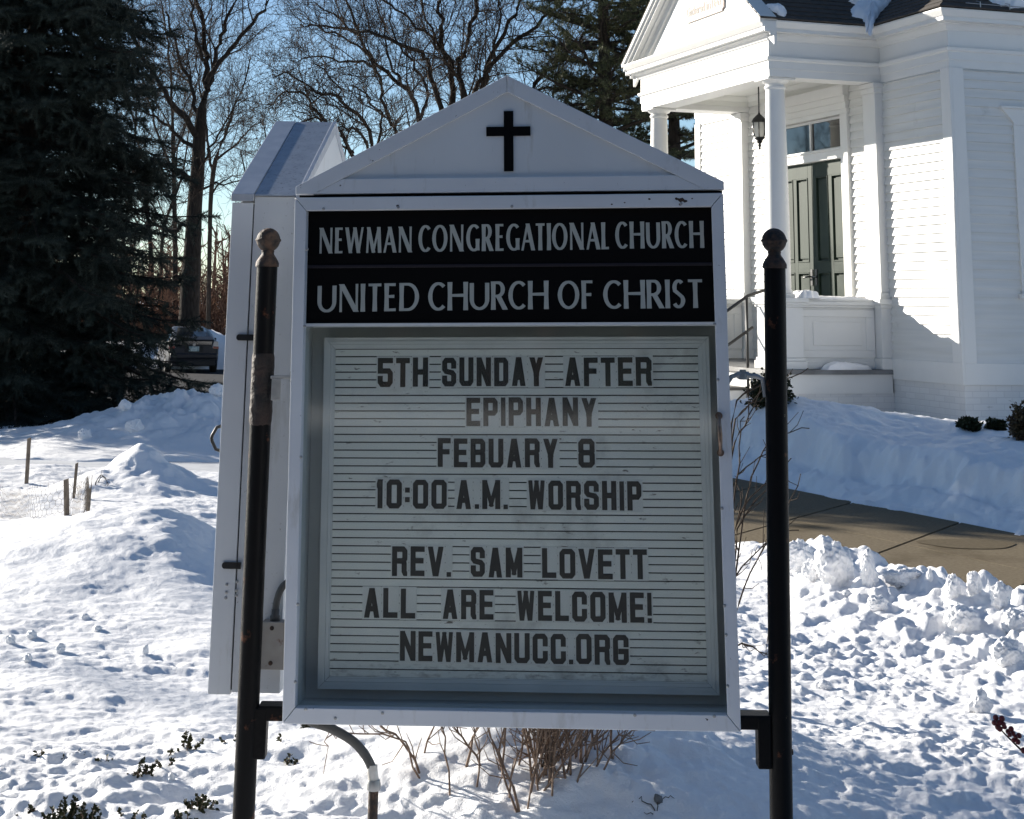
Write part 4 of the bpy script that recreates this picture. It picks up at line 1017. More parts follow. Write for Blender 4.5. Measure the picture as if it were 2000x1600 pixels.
def P2(px, py, y=0.0):
    o = V3(-.803,4.85,0); ny = V3(math.sin(R(3)),math.cos(R(3)),0); nx = V3(math.cos(R(3)),-math.sin(R(3)),0); d = ray(px, py); P = CO+d*(((o+ny*y)-CO)@ny)/(d@ny); return (P-o)@nx, P[2]
for (xa, xb_, yc) in ((467,497,659),(439,471,1104)):
    a_, zc = P2(xa, yc); b_, _ = P2(xb_, yc)
    mb = MB(); pts = [(a_+.007*math.cos(R(90+k*20)), zc+.0085*math.sin(R(90+k*20))) for k in range(10)]+[(b_,zc-.0085),(b_,zc+.0085)]
    mb.prism(pts, lambda a,z,o: (a,-o,z), .0012, .006); mb.lathe([(.004,-.0085),(.004,-.006)], ((a_+b_)/2+.012,0,zc), 8, 0, 'y'); mb.build('hinge', BLACKI, c2)
mb = MB()
for px, py in ((443,1142),(442,1157),(441,1168),(463,1136),(462,1153),(462,1163)):
    a_, zc = P2(px,py); mb.lathe([(.0042,-.0005),(.0042,-.0022),(.0025,-.003)], (a_,0,zc), 8, 0, 'y')
mb.build('rivets', GALV, c2)
mb = MB(); zt_, zb2 = P2(425,832)[1], P2(424,884)[1]; yh = .03
mb.tube([(.002,yh,zt_),(-.018,yh,zt_-.006),(-.030,yh,zt_-.028),(-.032,yh,(zt_+zb2)/2),(-.030,yh,zb2+.028),(-.018,yh,zb2+.006),(.002,yh,zb2)], .0048, 8)
mb.build('handle', BLACKI, c2, smooth=True)
# junction box and flexible conduit on its near side
jx0, jz0 = P2(513,1298); jx1, jz1 = P2(556,1210)
mb = MB(); mb.box(jx0, jx1+.012, -.046, .0025, jz0, jz1); mb.box(jx0-.003, jx1+.014, -.049, -.0462, jz0-.003, jz1+.001)
jb = mb.build('junction_box', BOXM, c2, bevel=.003)
mb = MB()
for f in (.12, .88): mb.lathe([(.006,-.0495),(.006,-.051),(.003,-.052)], ((jx0*.45+jx1*.55),0,jz0+(jz1-jz0)*f), 10, 0, 'y')
mb.build('screw', RUSTY, jb)
q0 = P2(540,1210); q1 = P2(541,1165); q2 = P2(550,1143); q3 = P2(566,1134)
mb = MB(); cp = []
for t in np.linspace(0, 1, 15):
    pts_ = [q0, q1, q2, q3]; b_ = [(1-t)**3, 3*t*(1-t)**2, 3*t*t*(1-t), t**3]; cp.append((sum(b_[i]*pts_[i][0] for i in range(4)), -.022, sum(b_[i]*pts_[i][1] for i in range(4))))
mb.tube(cp, .0095, 10); mb.lathe([(.014,jz1-.002),(.014,jz1+.012),(.011,jz1+.016),(.011,jz1+.03)], (q0[0],-.022,0), 12); mb.build('flexible_conduit', CONDG, c2, smooth=True)

# ------------------------------------------------------------------ posts
def post(label, px_t, py_t, px_b, py_b, Y, z_top):
    t = onY(px_t, py_t, Y); b = onY(px_b, py_b, Y); ax = (t[0]-b[0])/(t[2]-b[2]); x = lambda zz: b[0]+(zz-b[2])*ax
    zg = float(terrain(x(0), Y)); o = thing('sign_post', label, 'post', (x(zg-.25), Y, zg-.25))
    x0 = x(zg-.25); zz0 = zg-.25; r_ = .0292
    mb = MB(); mb.tube([(x(z)-x0,0,z-zz0) for z in np.linspace(zz0, z_top, 14)], r_, 28); mb.build('pole', POSTM, o, smooth=40)
    c = (x(z_top)-x0, 0, z_top-zz0)
    mb = MB(); mb.lathe([(r_+.0035,-.006),(r_+.0035,.004),(r_+.001,.010),(.024,.020),(.019,.027),(.017,.032),(.0185,.037),(.017,.041)]+[(.0335*math.sin(R(a)), .068-.0335*math.cos(R(a))) for a in range(32, 84, 8)]+[(.0355,.0655),(.0362,.068),(.0355,.0705)]+[(.0335*math.sin(R(a)), .068-.0335*math.cos(R(a))) for a in range(98, 179, 8)], c, 32)
    mb.build('ball_finial', RUSTY, o, smooth=50)
    return o, x, x0, zz0
lp_, lx, lx0, lz0 = post('black round post left of the sign, rusty ball top and a peeling rust band', 522, 517, 476, 1590, 4.735, onY(522,517,4.735)[2])
rp_, rx, rx0, rz0 = post('black round post right of the sign, rusty ball top against the church porch', 1513, 520, 1526, 1590, 4.56, onY(1513,520,4.56)[2])
# rust band on left post: rough scale over the pole
mb = MB(); za_, zb_ = onY(505,830,4.735)[2], onY(515,690,4.735)[2]; n = 26; vs = []; rings = 16
for i in range(rings+1):
    z = za_+(zb_-za_)*i/rings
    for k in range(n):
        th = 2*math.pi*k/n; rr_ = .0297+.0022*abs(float(fbm(np.array([k*.7+3]), np.array([i*.8]), 4, 2)[0]))+(.0018*random.random() if 0 < i < rings else -.001)
        vs.append((lx(z)-lx0+rr_*math.cos(th), rr_*math.sin(th), z-lz0))
mb.add(vs, [(i*n+k, i*n+(k+1)%n, (i+1)*n+(k+1)%n, (i+1)*n+k) for i in range(rings) for k in range(n)])
RB_ = mat('peeling_rust_scale', (.008,.007,.007), .7, col2=(.036,.021,.016), scale=26, spread=.13, bump=.8, bscale=60); over(RB_, (.30,.25,.20), 34, .68, .74)
mb.build('rust_band', RB_, lp_, smooth=50)
def wpt(px, py, Y): return onY(px, py, Y)
# carrying brackets at the foot of the front cabinet (parts of the posts)
def bracket(o, x0, z0_, Y, xa, xb, yt, yb, xc, xd, yb2):
    Yc = Y-.002
    a = wpt(xa, yt, Yc); b = wpt(xb, yb, Yc); c = wpt(xc, yb, Yc); d = wpt(xd, yb2, Yc)
    mb = MB(); mb.box(min(a[0],b[0])-x0, max(a[0],b[0])-x0, -.018, .05, b[2]-z0_, a[2]-z0_)
    mb.box(c[0]-x0, d[0]-x0, -.020, .030, d[2]-z0_, a[2]-z0_-.004)
    mb.build('bracket', POSTM, o, bevel=.004)
bracket(lp_, lx0, lz0, 4.735, 505, 562, 1377, 1407, 497, 519, 1481)
bracket(rp_, rx0, rz0, 4.56, 1440, 1506, 1395, 1424, 1478, 1506, 1500)
# side stays
mb = MB(); a = wpt(533,737,4.70); b = wpt(578,737,4.70)
mb.box(a[0]-lx0-.006, b[0]-lx0, -.04, -.012, a[2]-lz0-.004, a[2]-lz0+.004)
c = wpt(548,782,4.70); mb.box(a[0]-lx0-.002, c[0]-lx0, -.043, -.0402, c[2]-lz0, a[2]-lz0-.0042)
mb.tube([(b[0]-lx0-.012,-.03,a[2]-lz0-.012),(b[0]-lx0-.012,-.03,a[2]-lz0+.016)], .006, 8)
mb.build('stay', GALV, lp_, bevel=.002)
mb = MB(); st = [wpt(x,y,4.55) for x,y in ((1420,770),(1422,748),(1430,736),(1440,733),(1478,735),(1490,740),(1494,760),(1496,776))]
mb.tube([(p[0]-rx0, 0, p[2]-rz0) for p in st], .0065, 8)
k = wpt(1452,733,4.55); mb.lathe([(.010,-.012),(.013,-.010),(.013,.004),(.009,.008),(.009,.014)], (k[0]-rx0,0,k[2]-rz0), 12); mb.tube([(k[0]-rx0-.016,0,k[2]-rz0),(k[0]-rx0+.016,0,k[2]-rz0)], .0095, 8)
mb.build('stay', GALV, rp_, smooth=40)
mb = MB()
for px, py, r2 in ((1548,1470,.006),(487,1300,.003)):
    pass
k = wpt(1547,1471,4.55); mb.tube([(k[0]-rx0-.03,0,k[2]-rz0),(k[0]-rx0+.004,0,k[2]-rz0)], .007, 8); mb.build('bolt', RUSTY, rp_)
# supply conduit rising from the ground and bending under the cabinet
Yc = 4.85
pp = [wpt(x,y,Yc) for x,y in ((596,1400),(612,1411),(640,1420),(668,1434),(692,1450),(710,1470),(721,1488),(727,1503))]
pj = [wpt(x,y,Yc) for x,y in ((727,1503),(730,1526))]; pb = wpt(730,1600,Yc); zg = float(terrain(pb[0],Yc))
cdt = thing('electrical_conduit', 'bent grey electrical conduit on a rusty pipe rising under the sign', 'conduit', (pb[0],Yc,zg-.2))
of = V3(pb[0],Yc,zg-.2)
sm = []
for i in range(len(pp)-1):
    for t in np.linspace(0,1,4)[:-1]:
        p0,p1,p2,p3 = pp[max(i-1,0)],pp[i],pp[i+1],pp[min(i+2,len(pp)-1)]
        sm.append(.5*((2*p1)+(-p0+p2)*t+(2*p0-5*p1+4*p2-p3)*t*t+(-p0+3*p1-3*p2+p3)*t**3))
sm.append(pp[-1])
mb = MB(); mb.tube([p-of for p in sm], .0125, 16); mb.build('bend', CONDG, cdt, smooth=40)
mb = MB(); mb.tube([pj[0]-of+V3(0,0,.012), pj[0]-of, pj[1]-of], [.0135,.0145,.0140], 16); mb.build('white_collar', mat('white_pvc', (.70,.69,.66), .5, col2=(.5,.48,.44), scale=40), cdt, smooth=40)
mb = MB(); e = pj[1]-of; mb.lathe([(.0175,e[2]-.022),(.019,e[2]-.018),(.019,e[2]-.004),(.0165,e[2]+.004)], (e[0],0,0), 14); mb.build('coupling', GALV, cdt, smooth=40)
mb = MB(); mb.tube([(e[0],0,e[2]-.02),(e[0]-.002,0,0)], .0135, 16); mb.build('pipe', RUSTY, cdt, smooth=40)
mb = MB(); k = wpt(612,1408,4.83); mb.box(k[0]-of[0]-.035, k[0]-of[0]+.02, -.05, .0, k[2]-of[2]-.004, k[2]-of[2]+.035); mb.build('elbow_box', BLACKI, cdt, bevel=.004)
# ------------------------------------------------------------------ trees
def tubes_mesh(name, segs, m, parent=None, sides=None):
    """segs: list of (pts (n,3), radii (n,)) -> one mesh of tapered tubes."""
    groups = {}
    for p, r in segs:
        s = sides or (3 if r[0] < .03 else 5 if r[0] < .09 else 9)
        groups.setdefault((len(p), s), []).append((p, r))
    V, F, off = [], [], 0
    for (n, s), L in groups.items():
        P = np.array([a for a, _ in L]); Rr = np.array([b for _, b in L]); N = len(L)
        T = np.gradient(P, axis=1); T /= np.linalg.norm(T, axis=2, keepdims=True)+1e-9
        ref = np.where(np.abs(T[...,2:3]) < .9, np.array([0,0,1.]), np.array([1.,0,0]))
        A = np.cross(T, ref); A /= np.linalg.norm(A, axis=2, keepdims=True)+1e-9; B = np.cross(T, A)
        th = np.arange(s)*2*np.pi/s
        vv = P[:,:,None]+Rr[:,:,None,None]*(np.cos(th)[None,None,:,None]*A[:,:,None]+np.sin(th)[None,None,:,None]*B[:,:,None])
        base = off+(np.arange(N)*n*s)[:,None,None]; i = np.arange(n-1)[None,:,None]; k = np.arange(s)[None,None,:]; k2 = (k+1) % s
        f = np.stack([base+i*s+k, base+i*s+k2, base+(i+1)*s+k2, base+(i+1)*s+k], -1).reshape(-1, 4)
        V.append(vv.reshape(-1, 3)); F.append(f); off += N*n*s
    return fast_mesh(name, np.vstack(V), np.vstack(F), m, parent, smooth=True)
def smooth_path(P, k=4):
    P = [np.array(p, float) for p in P]; out = []
    for i in range(len(P)-1):
        p0,p1,p2,p3 = P[max(i-1,0)],P[i],P[i+1],P[min(i+2,len(P)-1)]
        for t in np.linspace(0,1,k+1)[:-1]: out.append(.5*((2*p1)+(-p0+p2)*t+(2*p0-5*p1+4*p2-p3)*t*t+(-p0+3*p1-3*p2+p3)*t**3))
    out.append(P[-1]); return np.array(out)
def sub(out, rng, pts, rad, lens, lvl, dens, up=.25, rmin=.008):
    """grow side branches along a path, recursively; lens[lvl] = child length."""
    if lvl >= len(lens): return
    seg = np.linalg.norm(np.diff(pts, axis=0), axis=1); L = seg.sum(); cum = np.concatenate([[0], np.cumsum(seg)])
    n = max(2, int(L/dens[lvl]+rng.random()))
    ph = rng.random()*6.28
    for k in range(n):
        t = (.18 if lvl == 0 else .12)+(.88)*(k+rng.random())/n
        if t > 1: t = .99
        d = t*L; i = min(np.searchsorted(cum, d, side='right')-1, len(seg)-1); f = (d-cum[i])/(seg[i]+1e-9)
        p = pts[i]*(1-f)+pts[i+1]*f; r = rad[i]*(1-f)+rad[i+1]*f
        tg = (pts[i+1]-pts[i])/(seg[i]+1e-9)
        ph += 2.4+rng.normal()*.5
        a = np.cross(tg, [0,0,1.]); a = a if np.linalg.norm(a) > .1 else np.array([1.,0,0]); a /= np.linalg.norm(a); b = np.cross(tg, a)
        ang = R(rng.uniform(28, 62)); side = math.cos(ph)*a+math.sin(ph)*b
        dr = math.cos(ang)*tg+math.sin(ang)*side+np.array([0,0,up*rng.random()]); dr /= np.linalg.norm(dr)
        ln = lens[lvl]*rng.uniform(.55, 1.25)*(1.1-.55*t); m = 4 if lvl < len(lens)-1 else 3
        q = [p]; dd = dr.copy()
        for s_ in range(m):
            dd = dd+rng.normal(size=3)*.20+np.array([0,0,up*.16]); dd /= np.linalg.norm(dd); q.append(q[-1]+dd*ln/m)
        q = np.array(q); r0 = max(min(r*.5, ln*.011+.005), rmin); rr = np.linspace(r0, max(r0*.35, rmin*.75), m+1)
        out.append((q, rr)); sub(out, rng, q, rr, lens, lvl+1, dens, up, rmin)
def px_path(pix, Y, rng, spread=.06):
    out = []; dy = 0
    for i, (x, y) in enumerate(pix):
        out.append(onY(x, y, Y+dy)); dy += rng.normal()*spread*8
    return np.array(out)
def limb_tree(label, Y, trunk, tr, limbs, seed, lens=(2.6,1.15,.5), dens=(.42,.22,.115), group=None, rmin=.0056):
    rng = np.random.default_rng(seed); ppm = 3299/Y
    T = px_path(trunk, Y, rng, 0); zg = float(terrain(T[0][0], Y)); T[0][2] = min(T[0][2], zg-.1)
    t = thing('bare_tree', label, 'tree', (T[0][0], Y, zg), 0, group); o = np.array([T[0][0], Y, zg])
    Tp = smooth_path(T, 4); Rt = np.interp(np.linspace(0,1,len(Tp)), np.linspace(0,1,len(tr)), np.array(tr)/ppm)
    Rt[0] *= 1.35; Rt[1] *= 1.12
    tk = [(Tp-o, Rt)]; cr = []
    for pix, r0, r1 in limbs:
        P = smooth_path(px_path(pix, Y, rng), 4); P = P+np.concatenate([np.zeros((1,3)), rng.normal(size=(len(P)-1,3))*.05])
        rr = np.linspace(r0*.8/ppm, r1*.6/ppm, len(P)); tk.append((P-o, rr)); sub(cr, rng, P-o, rr, lens, 0, dens, rmin=rmin)
    sub(cr, rng, Tp[len(Tp)//2:]-o, Rt[len(Tp)//2:]*.4, lens[1:], 0, [d*3 for d in dens], rmin=rmin)
    tubes_mesh('trunk', tk, BARK, t); tubes_mesh('crown', cr, TWIG, t)
    return t
GB = 'bare trees behind the sign'
limb_tree('largest bare tree, thick dark trunk standing behind the parked car', 62, [(368,650),(371,560),(376,480),(380,400),(386,330),(389,270),(394,212)], [21,19.5,17,15,14,13,10], [
 ([(394,215),(403,170),(404,110),(398,60),(383,-10),(360,-90)],9,4), ([(398,195),(415,140),(428,80),(445,30),(470,-40)],7.5,4), ([(404,160),(440,110),(480,60),(525,5),(560,-50)],7,3.5),
 ([(388,268),(350,220),(320,180),(298,140),(268,90),(250,30)],9,4), ([(382,352),(345,330),(300,315),(262,300),(225,270)],8,3), ([(380,380),(410,365),(440,358),(485,345)],4,1.5),
 ([(375,440),(340,448),(312,445)],6,5), ([(388,292),(350,268),(310,235),(270,215)],6,2.5), ([(402,120),(378,60),(372,0),(365,-60)],5,3), ([(390,240),(372,170),(345,100),(325,20)],6,3), ([(384,345),(410,290),(440,240),(470,190)],4,2)], 1, dens=(.38,.21,.11), group=GB)
limb_tree('slim bare tree with a snapped stub top just right of the largest trunk', 72, [(408,650),(409,500),(411,400),(416,340),(422,308)], [4.5,4.5,4.5,5,4.5], [
 ([(422,310),(445,250),(470,180),(492,110)],4,2), ([(416,335),(402,250),(388,150),(380,60)],4,1.5), ([(421,315),(470,270),(512,236)],3.5,1.5), ([(412,380),(440,350),(470,345)],3,1)], 2, lens=(2.8,1.3,.6), group=GB)
limb_tree('thin bare tree rising beside the spruce, left of the largest trunk', 80, [(343,650),(342,500),(340,380),(338,260)], [5,5,4.5,4], [
 ([(338,262),(335,160),(322,60),(310,-30)],4,2), ([(340,340),(300,240),(280,150),(262,60)],3.5,1.5), ([(340,300),(372,220),(390,140)],3,1.5), ([(341,400),(310,350),(270,320)],3,1)], 3, lens=(3.0,1.4,.6), group=GB)
limb_tree('leaning thin bare tree, leftmost of the bare trees by the spruce', 84, [(300,650),(296,520),(288,420),(276,330)], [5,4.5,4,3.5], [
 ([(276,332),(262,240),(240,150),(235,60)],3.5,1.5), ([(282,380),(320,300),(350,250)],3,1.2), ([(290,450),(250,390),(230,330)],2.5,1)], 4, lens=(3.0,1.4,.6), group=GB)
limb_tree('wide spreading bare oak behind the peak of the sign gable', 48, [(903,650),(905,480),(906,380),(905,300)], [22,20,19,18], [
 ([(902,320),(880,255),(863,210),(840,129),(816,101),(738,70),(670,52),(610,48)],9,3), ([(904,305),(890,205),(868,98),(862,40),(863,-20),(850,-90)],9,4), ([(905,300),(904,187),(894,137),(918,66),(933,0),(950,-70)],9,4),
 ([(908,300),(922,200),(950,130),(985,60),(1025,0),(1060,-50)],8,3.5), ([(910,310),(945,170),(961,125),(1027,62),(1090,10),(1120,-40)],8,3), ([(912,330),(985,230),(1046,164),(1090,118),(1144,70),(1200,35),(1245,10)],7.5,2.5),
 ([(893,150),(850,90),(800,40),(740,0),(700,-50)],5,2), ([(1000,215),(1060,180),(1120,172),(1180,150),(1240,148)],4,1.5), ([(866,100),(835,40),(810,-30)],4,2), ([(961,125),(975,50),(980,-30)],4,2)], 5, lens=(2.2,1.0,.42), dens=(.36,.2,.105), group=GB)
limb_tree('bare tree whose limbs fan up between the roof of the side cabinet and the gable', 55, [(800,650),(802,480),(804,360),(812,280)], [10,9.5,9,8], [
 ([(812,280),(820,234),(793,175),(738,129),(707,78),(676,0),(660,-60)],7,3), ([(806,330),(780,275),(762,242),(745,180),(731,129),(700,90),(640,60),(585,45)],6,2.5), ([(818,240),(835,180),(800,120),(770,60),(765,-10)],5,2),
 ([(793,175),(760,120),(748,50),(730,-20)],4,2), ([(731,129),(680,120),(620,110),(570,120)],4,1.5), ([(707,78),(650,30),(600,0)],3.5,1.5)], 6, lens=(2.4,1.1,.46), dens=(.38,.21,.11), group=GB)
limb_tree('low bare tree with arching limbs directly behind the side cabinet roof', 43, [(728,650),(728,480),(729,380),(727,320)], [9,9,8.5,8], [
 ([(727,322),(727,255),(668,195),(617,175),(559,144),(530,150)],6,2), ([(728,350),(688,300),(637,234),(598,187),(560,180),(525,205)],6,2), ([(727,330),(705,262),(670,250),(630,262)],4.5,2), ([(727,322),(740,240),(720,190),(690,160)],4.5,2),
 ([(690,300),(640,285),(590,300)],3.5,1.5), ([(727,330),(770,270),(800,250)],4,2), ([(637,234),(590,240),(540,260)],3,1.2), ([(668,195),(640,140),(600,110)],3,1.2)], 7, lens=(1.7,.85,.38), dens=(.31,.175,.10), group=GB)
limb_tree('thin bare tree overlapping the left edge of the tall pine', 52, [(1085,650),(1086,480),(1090,340),(1096,240)], [7,6.5,6,5.5], [
 ([(1096,242),(1110,190),(1150,168),(1195,128),(1262,72)],5,1.5), ([(1096,250),(1130,215),(1200,155),(1255,140)],4,1.5), ([(1094,260),(1080,200),(1090,130),(1110,60)],4,1.5)], 8, lens=(1.9,.9,.4), group=GB)
# far woodland edge: many small trees, then a reddish thicket (one mass)
def far_tree(label, px, Y, ztop, seed, lean=0.):
    rng = np.random.default_rng(seed); x = (px-1000)/3299*Y; zg = float(terrain(x, Y)); H = ztop-zg
    t = thing('bare_tree', label, 'tree', (x, Y, zg), 0, 'bare trees far behind the street'); tk = []; cr = []
    P = smooth_path([(0,0,-.1),(.1*rng.normal(),0,H*.25),(lean+.2*rng.normal(),0,H*.5),(lean*2+.3*rng.normal(),.2,H*.75),(lean*2.6+.4*rng.normal(),0,H)], 4)
    rr = np.linspace(.16, .03, len(P)); tk.append((P, rr)); sub(cr, rng, P[3:], rr[3:], (H*.32,H*.15,.9,.5), 0, (H*.06,.75,.5,.4), up=.45, rmin=.011)
    tubes_mesh('trunk', tk, BARK, t); tubes_mesh('crown', cr, TWIG, t)
FT = [('far bare tree at the left, half hidden behind the spruce',245,96,13,0),('far bare tree between the spruce and the largest trunk',325,100,12,.3),('far bare tree just right of the stub-topped tree',462,92,9.6,.2),
      ('far bare tree above the slope of the side cabinet roof',505,98,12,.2),('far bare tree right of the side cabinet roof',655,100,12,.3),('far bare tree over the left half of the gable',790,104,14,0),
      ('far bare tree near the middle of the gable roof',860,98,12.5,.2),('far bare tree beside the tall pine',1120,96,13.5,.2)]
for i, (lb, px, Y, zt, ln) in enumerate(FT): far_tree(lb, px, Y, zt, 100+i, ln)
far_tree('bare tree far out to the left that the church transom mirrors', -480, 43, 9.5, 131, .2)
far_tree('second bare tree far out to the left, beyond the mirrored one', -390, 47, 9.0, 132, -.3)
far_tree('third bare tree far out to the left, nearest the street', -560, 40, 9.2, 133, .1)
def thicket():
    rng = np.random.default_rng(5); out = []
    for k in range(5200):
        Y = rng.uniform(76, 92); a = R(rng.uniform(-24, 26)); x = Y*math.tan(a); h = rng.uniform(1.6, 4.2)*(1+.35*math.sin(x*.31))*(.55+.45*rng.random())
        z = float(-.82); p = np.array([x, Y, z]); d = np.array([rng.normal()*.35, rng.normal()*.3, 1.]); q = [p]
        for s_ in range(3):
            d = d/np.linalg.norm(d); q.append(q[-1]+d*h/3); d = d+rng.normal(size=3)*.3
        out.append((np.array(q), np.linspace(.045, .014, 4)))
        for b in range(5):
            j = rng.integers(1, 4); dd = np.array([rng.normal()*.8, rng.normal()*.5, .7]); dd /= np.linalg.norm(dd); l = h*rng.uniform(.2, .45)
            q0 = q[j]; out.append((np.array([q0, q0+dd*l*.5+rng.normal(size=3)*.05, q0+dd*l+rng.normal(size=3)*.1]), np.array([.02, .016, .011])))
    o = tubes_mesh('thicket', out, BRUSH, None, 3); tag(o, 'reddish brown leafless thicket along the far side of the street', 'thicket', kind='stuff')
thicket()
def hillwood():
    """the dark far wood behind the thicket"""
    rng = np.random.default_rng(9); out = []
    for k in range(520):
        Y = rng.uniform(130, 190); a = R(rng.uniform(-26, 28)); x = Y*math.tan(a); h = rng.uniform(5, 8.5)
        p = np.array([x, Y, -1.]); out.append((np.array([p, p+[0,0,h*.5], p+[rng.normal()*.5,0,h]]), np.array([.22,.16,.04])))
        for b in range(16):
            t = rng.uniform(.2, 1); q0 = p+np.array([0,0,h*t]); dd = np.array([rng.normal(), rng.normal(), .9]); dd /= np.linalg.norm(dd); l = rng.uniform(1, 2.6)*(1.2-t*.6)
            out.append((np.array([q0, q0+dd*l*.5+rng.normal(size=3)*.2, q0+dd*l]), np.array([.07,.05,.03])))
    o = tubes_mesh('far_wood', out, BRUSH, None, 3); tag(o, 'distant leafless wood on the horizon beyond the thicket', 'wood', kind='stuff')
hillwood()

# conifers -----------------------------------------------------------
def brush_template(rng, n, L, rad, nw):
    """a twig along +x with needles all round -> verts (k,3,3) triangles"""
    tri = []
    for i in range(n):
        t = (i+.5)/n*L; th = i*2.4+rng.normal()*.3; c, s = math.cos(th), math.sin(th); r = rad*rng.uniform(.75, 1.15)*(1-.35*t/L)
        tip = np.array([t+r*.75, r*c, r*s]); side = np.array([.0, -s, c])*nw/2
        tri.append([np.array([t, 0, 0])-side, np.array([t, 0, 0])+side, tip])
    return np.array(tri)
def place_templates(temps, xf, rng):
    """xf: list of (origin, dir, roll, scale)"""
    O = np.array([a for a, *_ in xf]); D = np.array([b for _, b, *_ in xf]); Ro = np.array([c for *_, c, _ in xf]); Sc = np.array([d for *_, d in xf])
    D /= np.linalg.norm(D, axis=1, keepdims=True); U = np.cross(D, [0.02,.01,1.]); U /= np.linalg.norm(U, axis=1, keepdims=True); W_ = np.cross(D, U)
    c, s = np.cos(Ro)[:,None], np.sin(Ro)[:,None]; A = U*c+W_*s; B = -U*s+W_*c
    which = rng.integers(0, len(temps), len(xf)); out = []
    for k, T in enumerate(temps):
        m = which == k
        if not m.any(): continue
        t = T.reshape(-1, 3); v = O[m][:,None]+Sc[m][:,None,None]*(t[None,:,0:1]*D[m][:,None]+t[None,:,1:2]*A[m][:,None]+t[None,:,2:3]*B[m][:,None]); out.append(v.reshape(-1, 3))
    V = np.vstack(out); return V, np.arange(len(V)).reshape(-1, 3)
def spruce(label, x, Y, H, RB, seed, zmin=.15, dens=1.0, group=None):
    rng = np.random.default_rng(seed); zg = float(terrain(x, Y)); t = thing('spruce_tree', label, 'tree', (x, Y, zg), 0, group)
    temps = [brush_template(rng, 44, .32, .070, .015) for _ in range(4)]; xf = []; wood = []
    wood.append((np.array([[0,0,-.2],[0,0,H*.5],[0,0,H]]), np.array([.20,.12,.02])))
    z = zmin
    while z < H-.3:
        nb = int(8*dens+rng.random()*2); ph = rng.random()*6.28
        Lz = RB*(1-z/H)**.62
        for k in range(nb):
            a = ph+k*6.283/nb+rng.normal()*.25; L = Lz*rng.uniform(.68, 1.12)*(1+.12*math.sin(a*3+z*2)); drop = -.22-.28*(1-z/H)+rng.normal()*.07
            P = [np.array([0,0,z+rng.normal()*.05])]; n = 7; d = np.array([math.cos(a), math.sin(a), .10])
            for s_ in range(n):
                f = s_/n; d[2] = .10+drop*math.sin(min(f*1.5,1)*1.57)+max(0,f-.65)*1.3; dd = d/np.linalg.norm(d); P.append(P[-1]+dd*L/n)
            P = np.array(P); wood.append((P, np.linspace(.022+.012*L, .006, n+1)))
            for s_ in range(2, n+1):
                p = P[s_]; tg = P[s_]-P[s_-1]; tg /= np.linalg.norm(tg); f = s_/n
                if s_ >= 3: xf.append((p-tg*.1, tg+np.array([0,0,-.05]), rng.random()*6.28, 1.0+.15*rng.normal()))
                sl = L*.40*(1.15-f)+.16
                for sg in (-1, 1):
                    sd = np.cross(tg, [0,0,1.])*sg; dr = tg*.75+sd*.8+np.array([0,0,-.15+rng.normal()*.1]); dr /= np.linalg.norm(dr); m = max(1, int(sl/.21))
                    q = p.copy()
                    for j in range(m):
                        xf.append((q, dr+rng.normal(size=3)*.12, rng.random()*6.28, 1.0+.18*rng.normal()))
                        if rng.random() < .95: xf.append((q+dr*.1, dr*.55+np.array([0,0,-.75])+rng.normal(size=3)*.3, rng.random()*6.28, .8+.15*rng.normal()))
                        if rng.random() < .7: xf.append((q+dr*.12, dr*.6+sd*rng.normal()*.9+rng.normal(size=3)*.25, rng.random()*6.28, .8))
                        q = q+dr*.21; dr = dr+np.array([0,0,.06])
        z += rng.uniform(.17, .25)/dens
    tubes_mesh('trunk', wood, BARK, t); V, F = place_templates(temps, xf, rng); fast_mesh('crown', V, F, NEEDLE, t)
    return t
spruce('tall dark blue-green spruce filling the left edge of the view', -6.5, 22.4, 12.5, 2.42, 14)
spruce('dark spruce partly hidden behind the taller spruce at the left edge', -8.6, 25.5, 11.0, 2.2, 12, dens=.8)
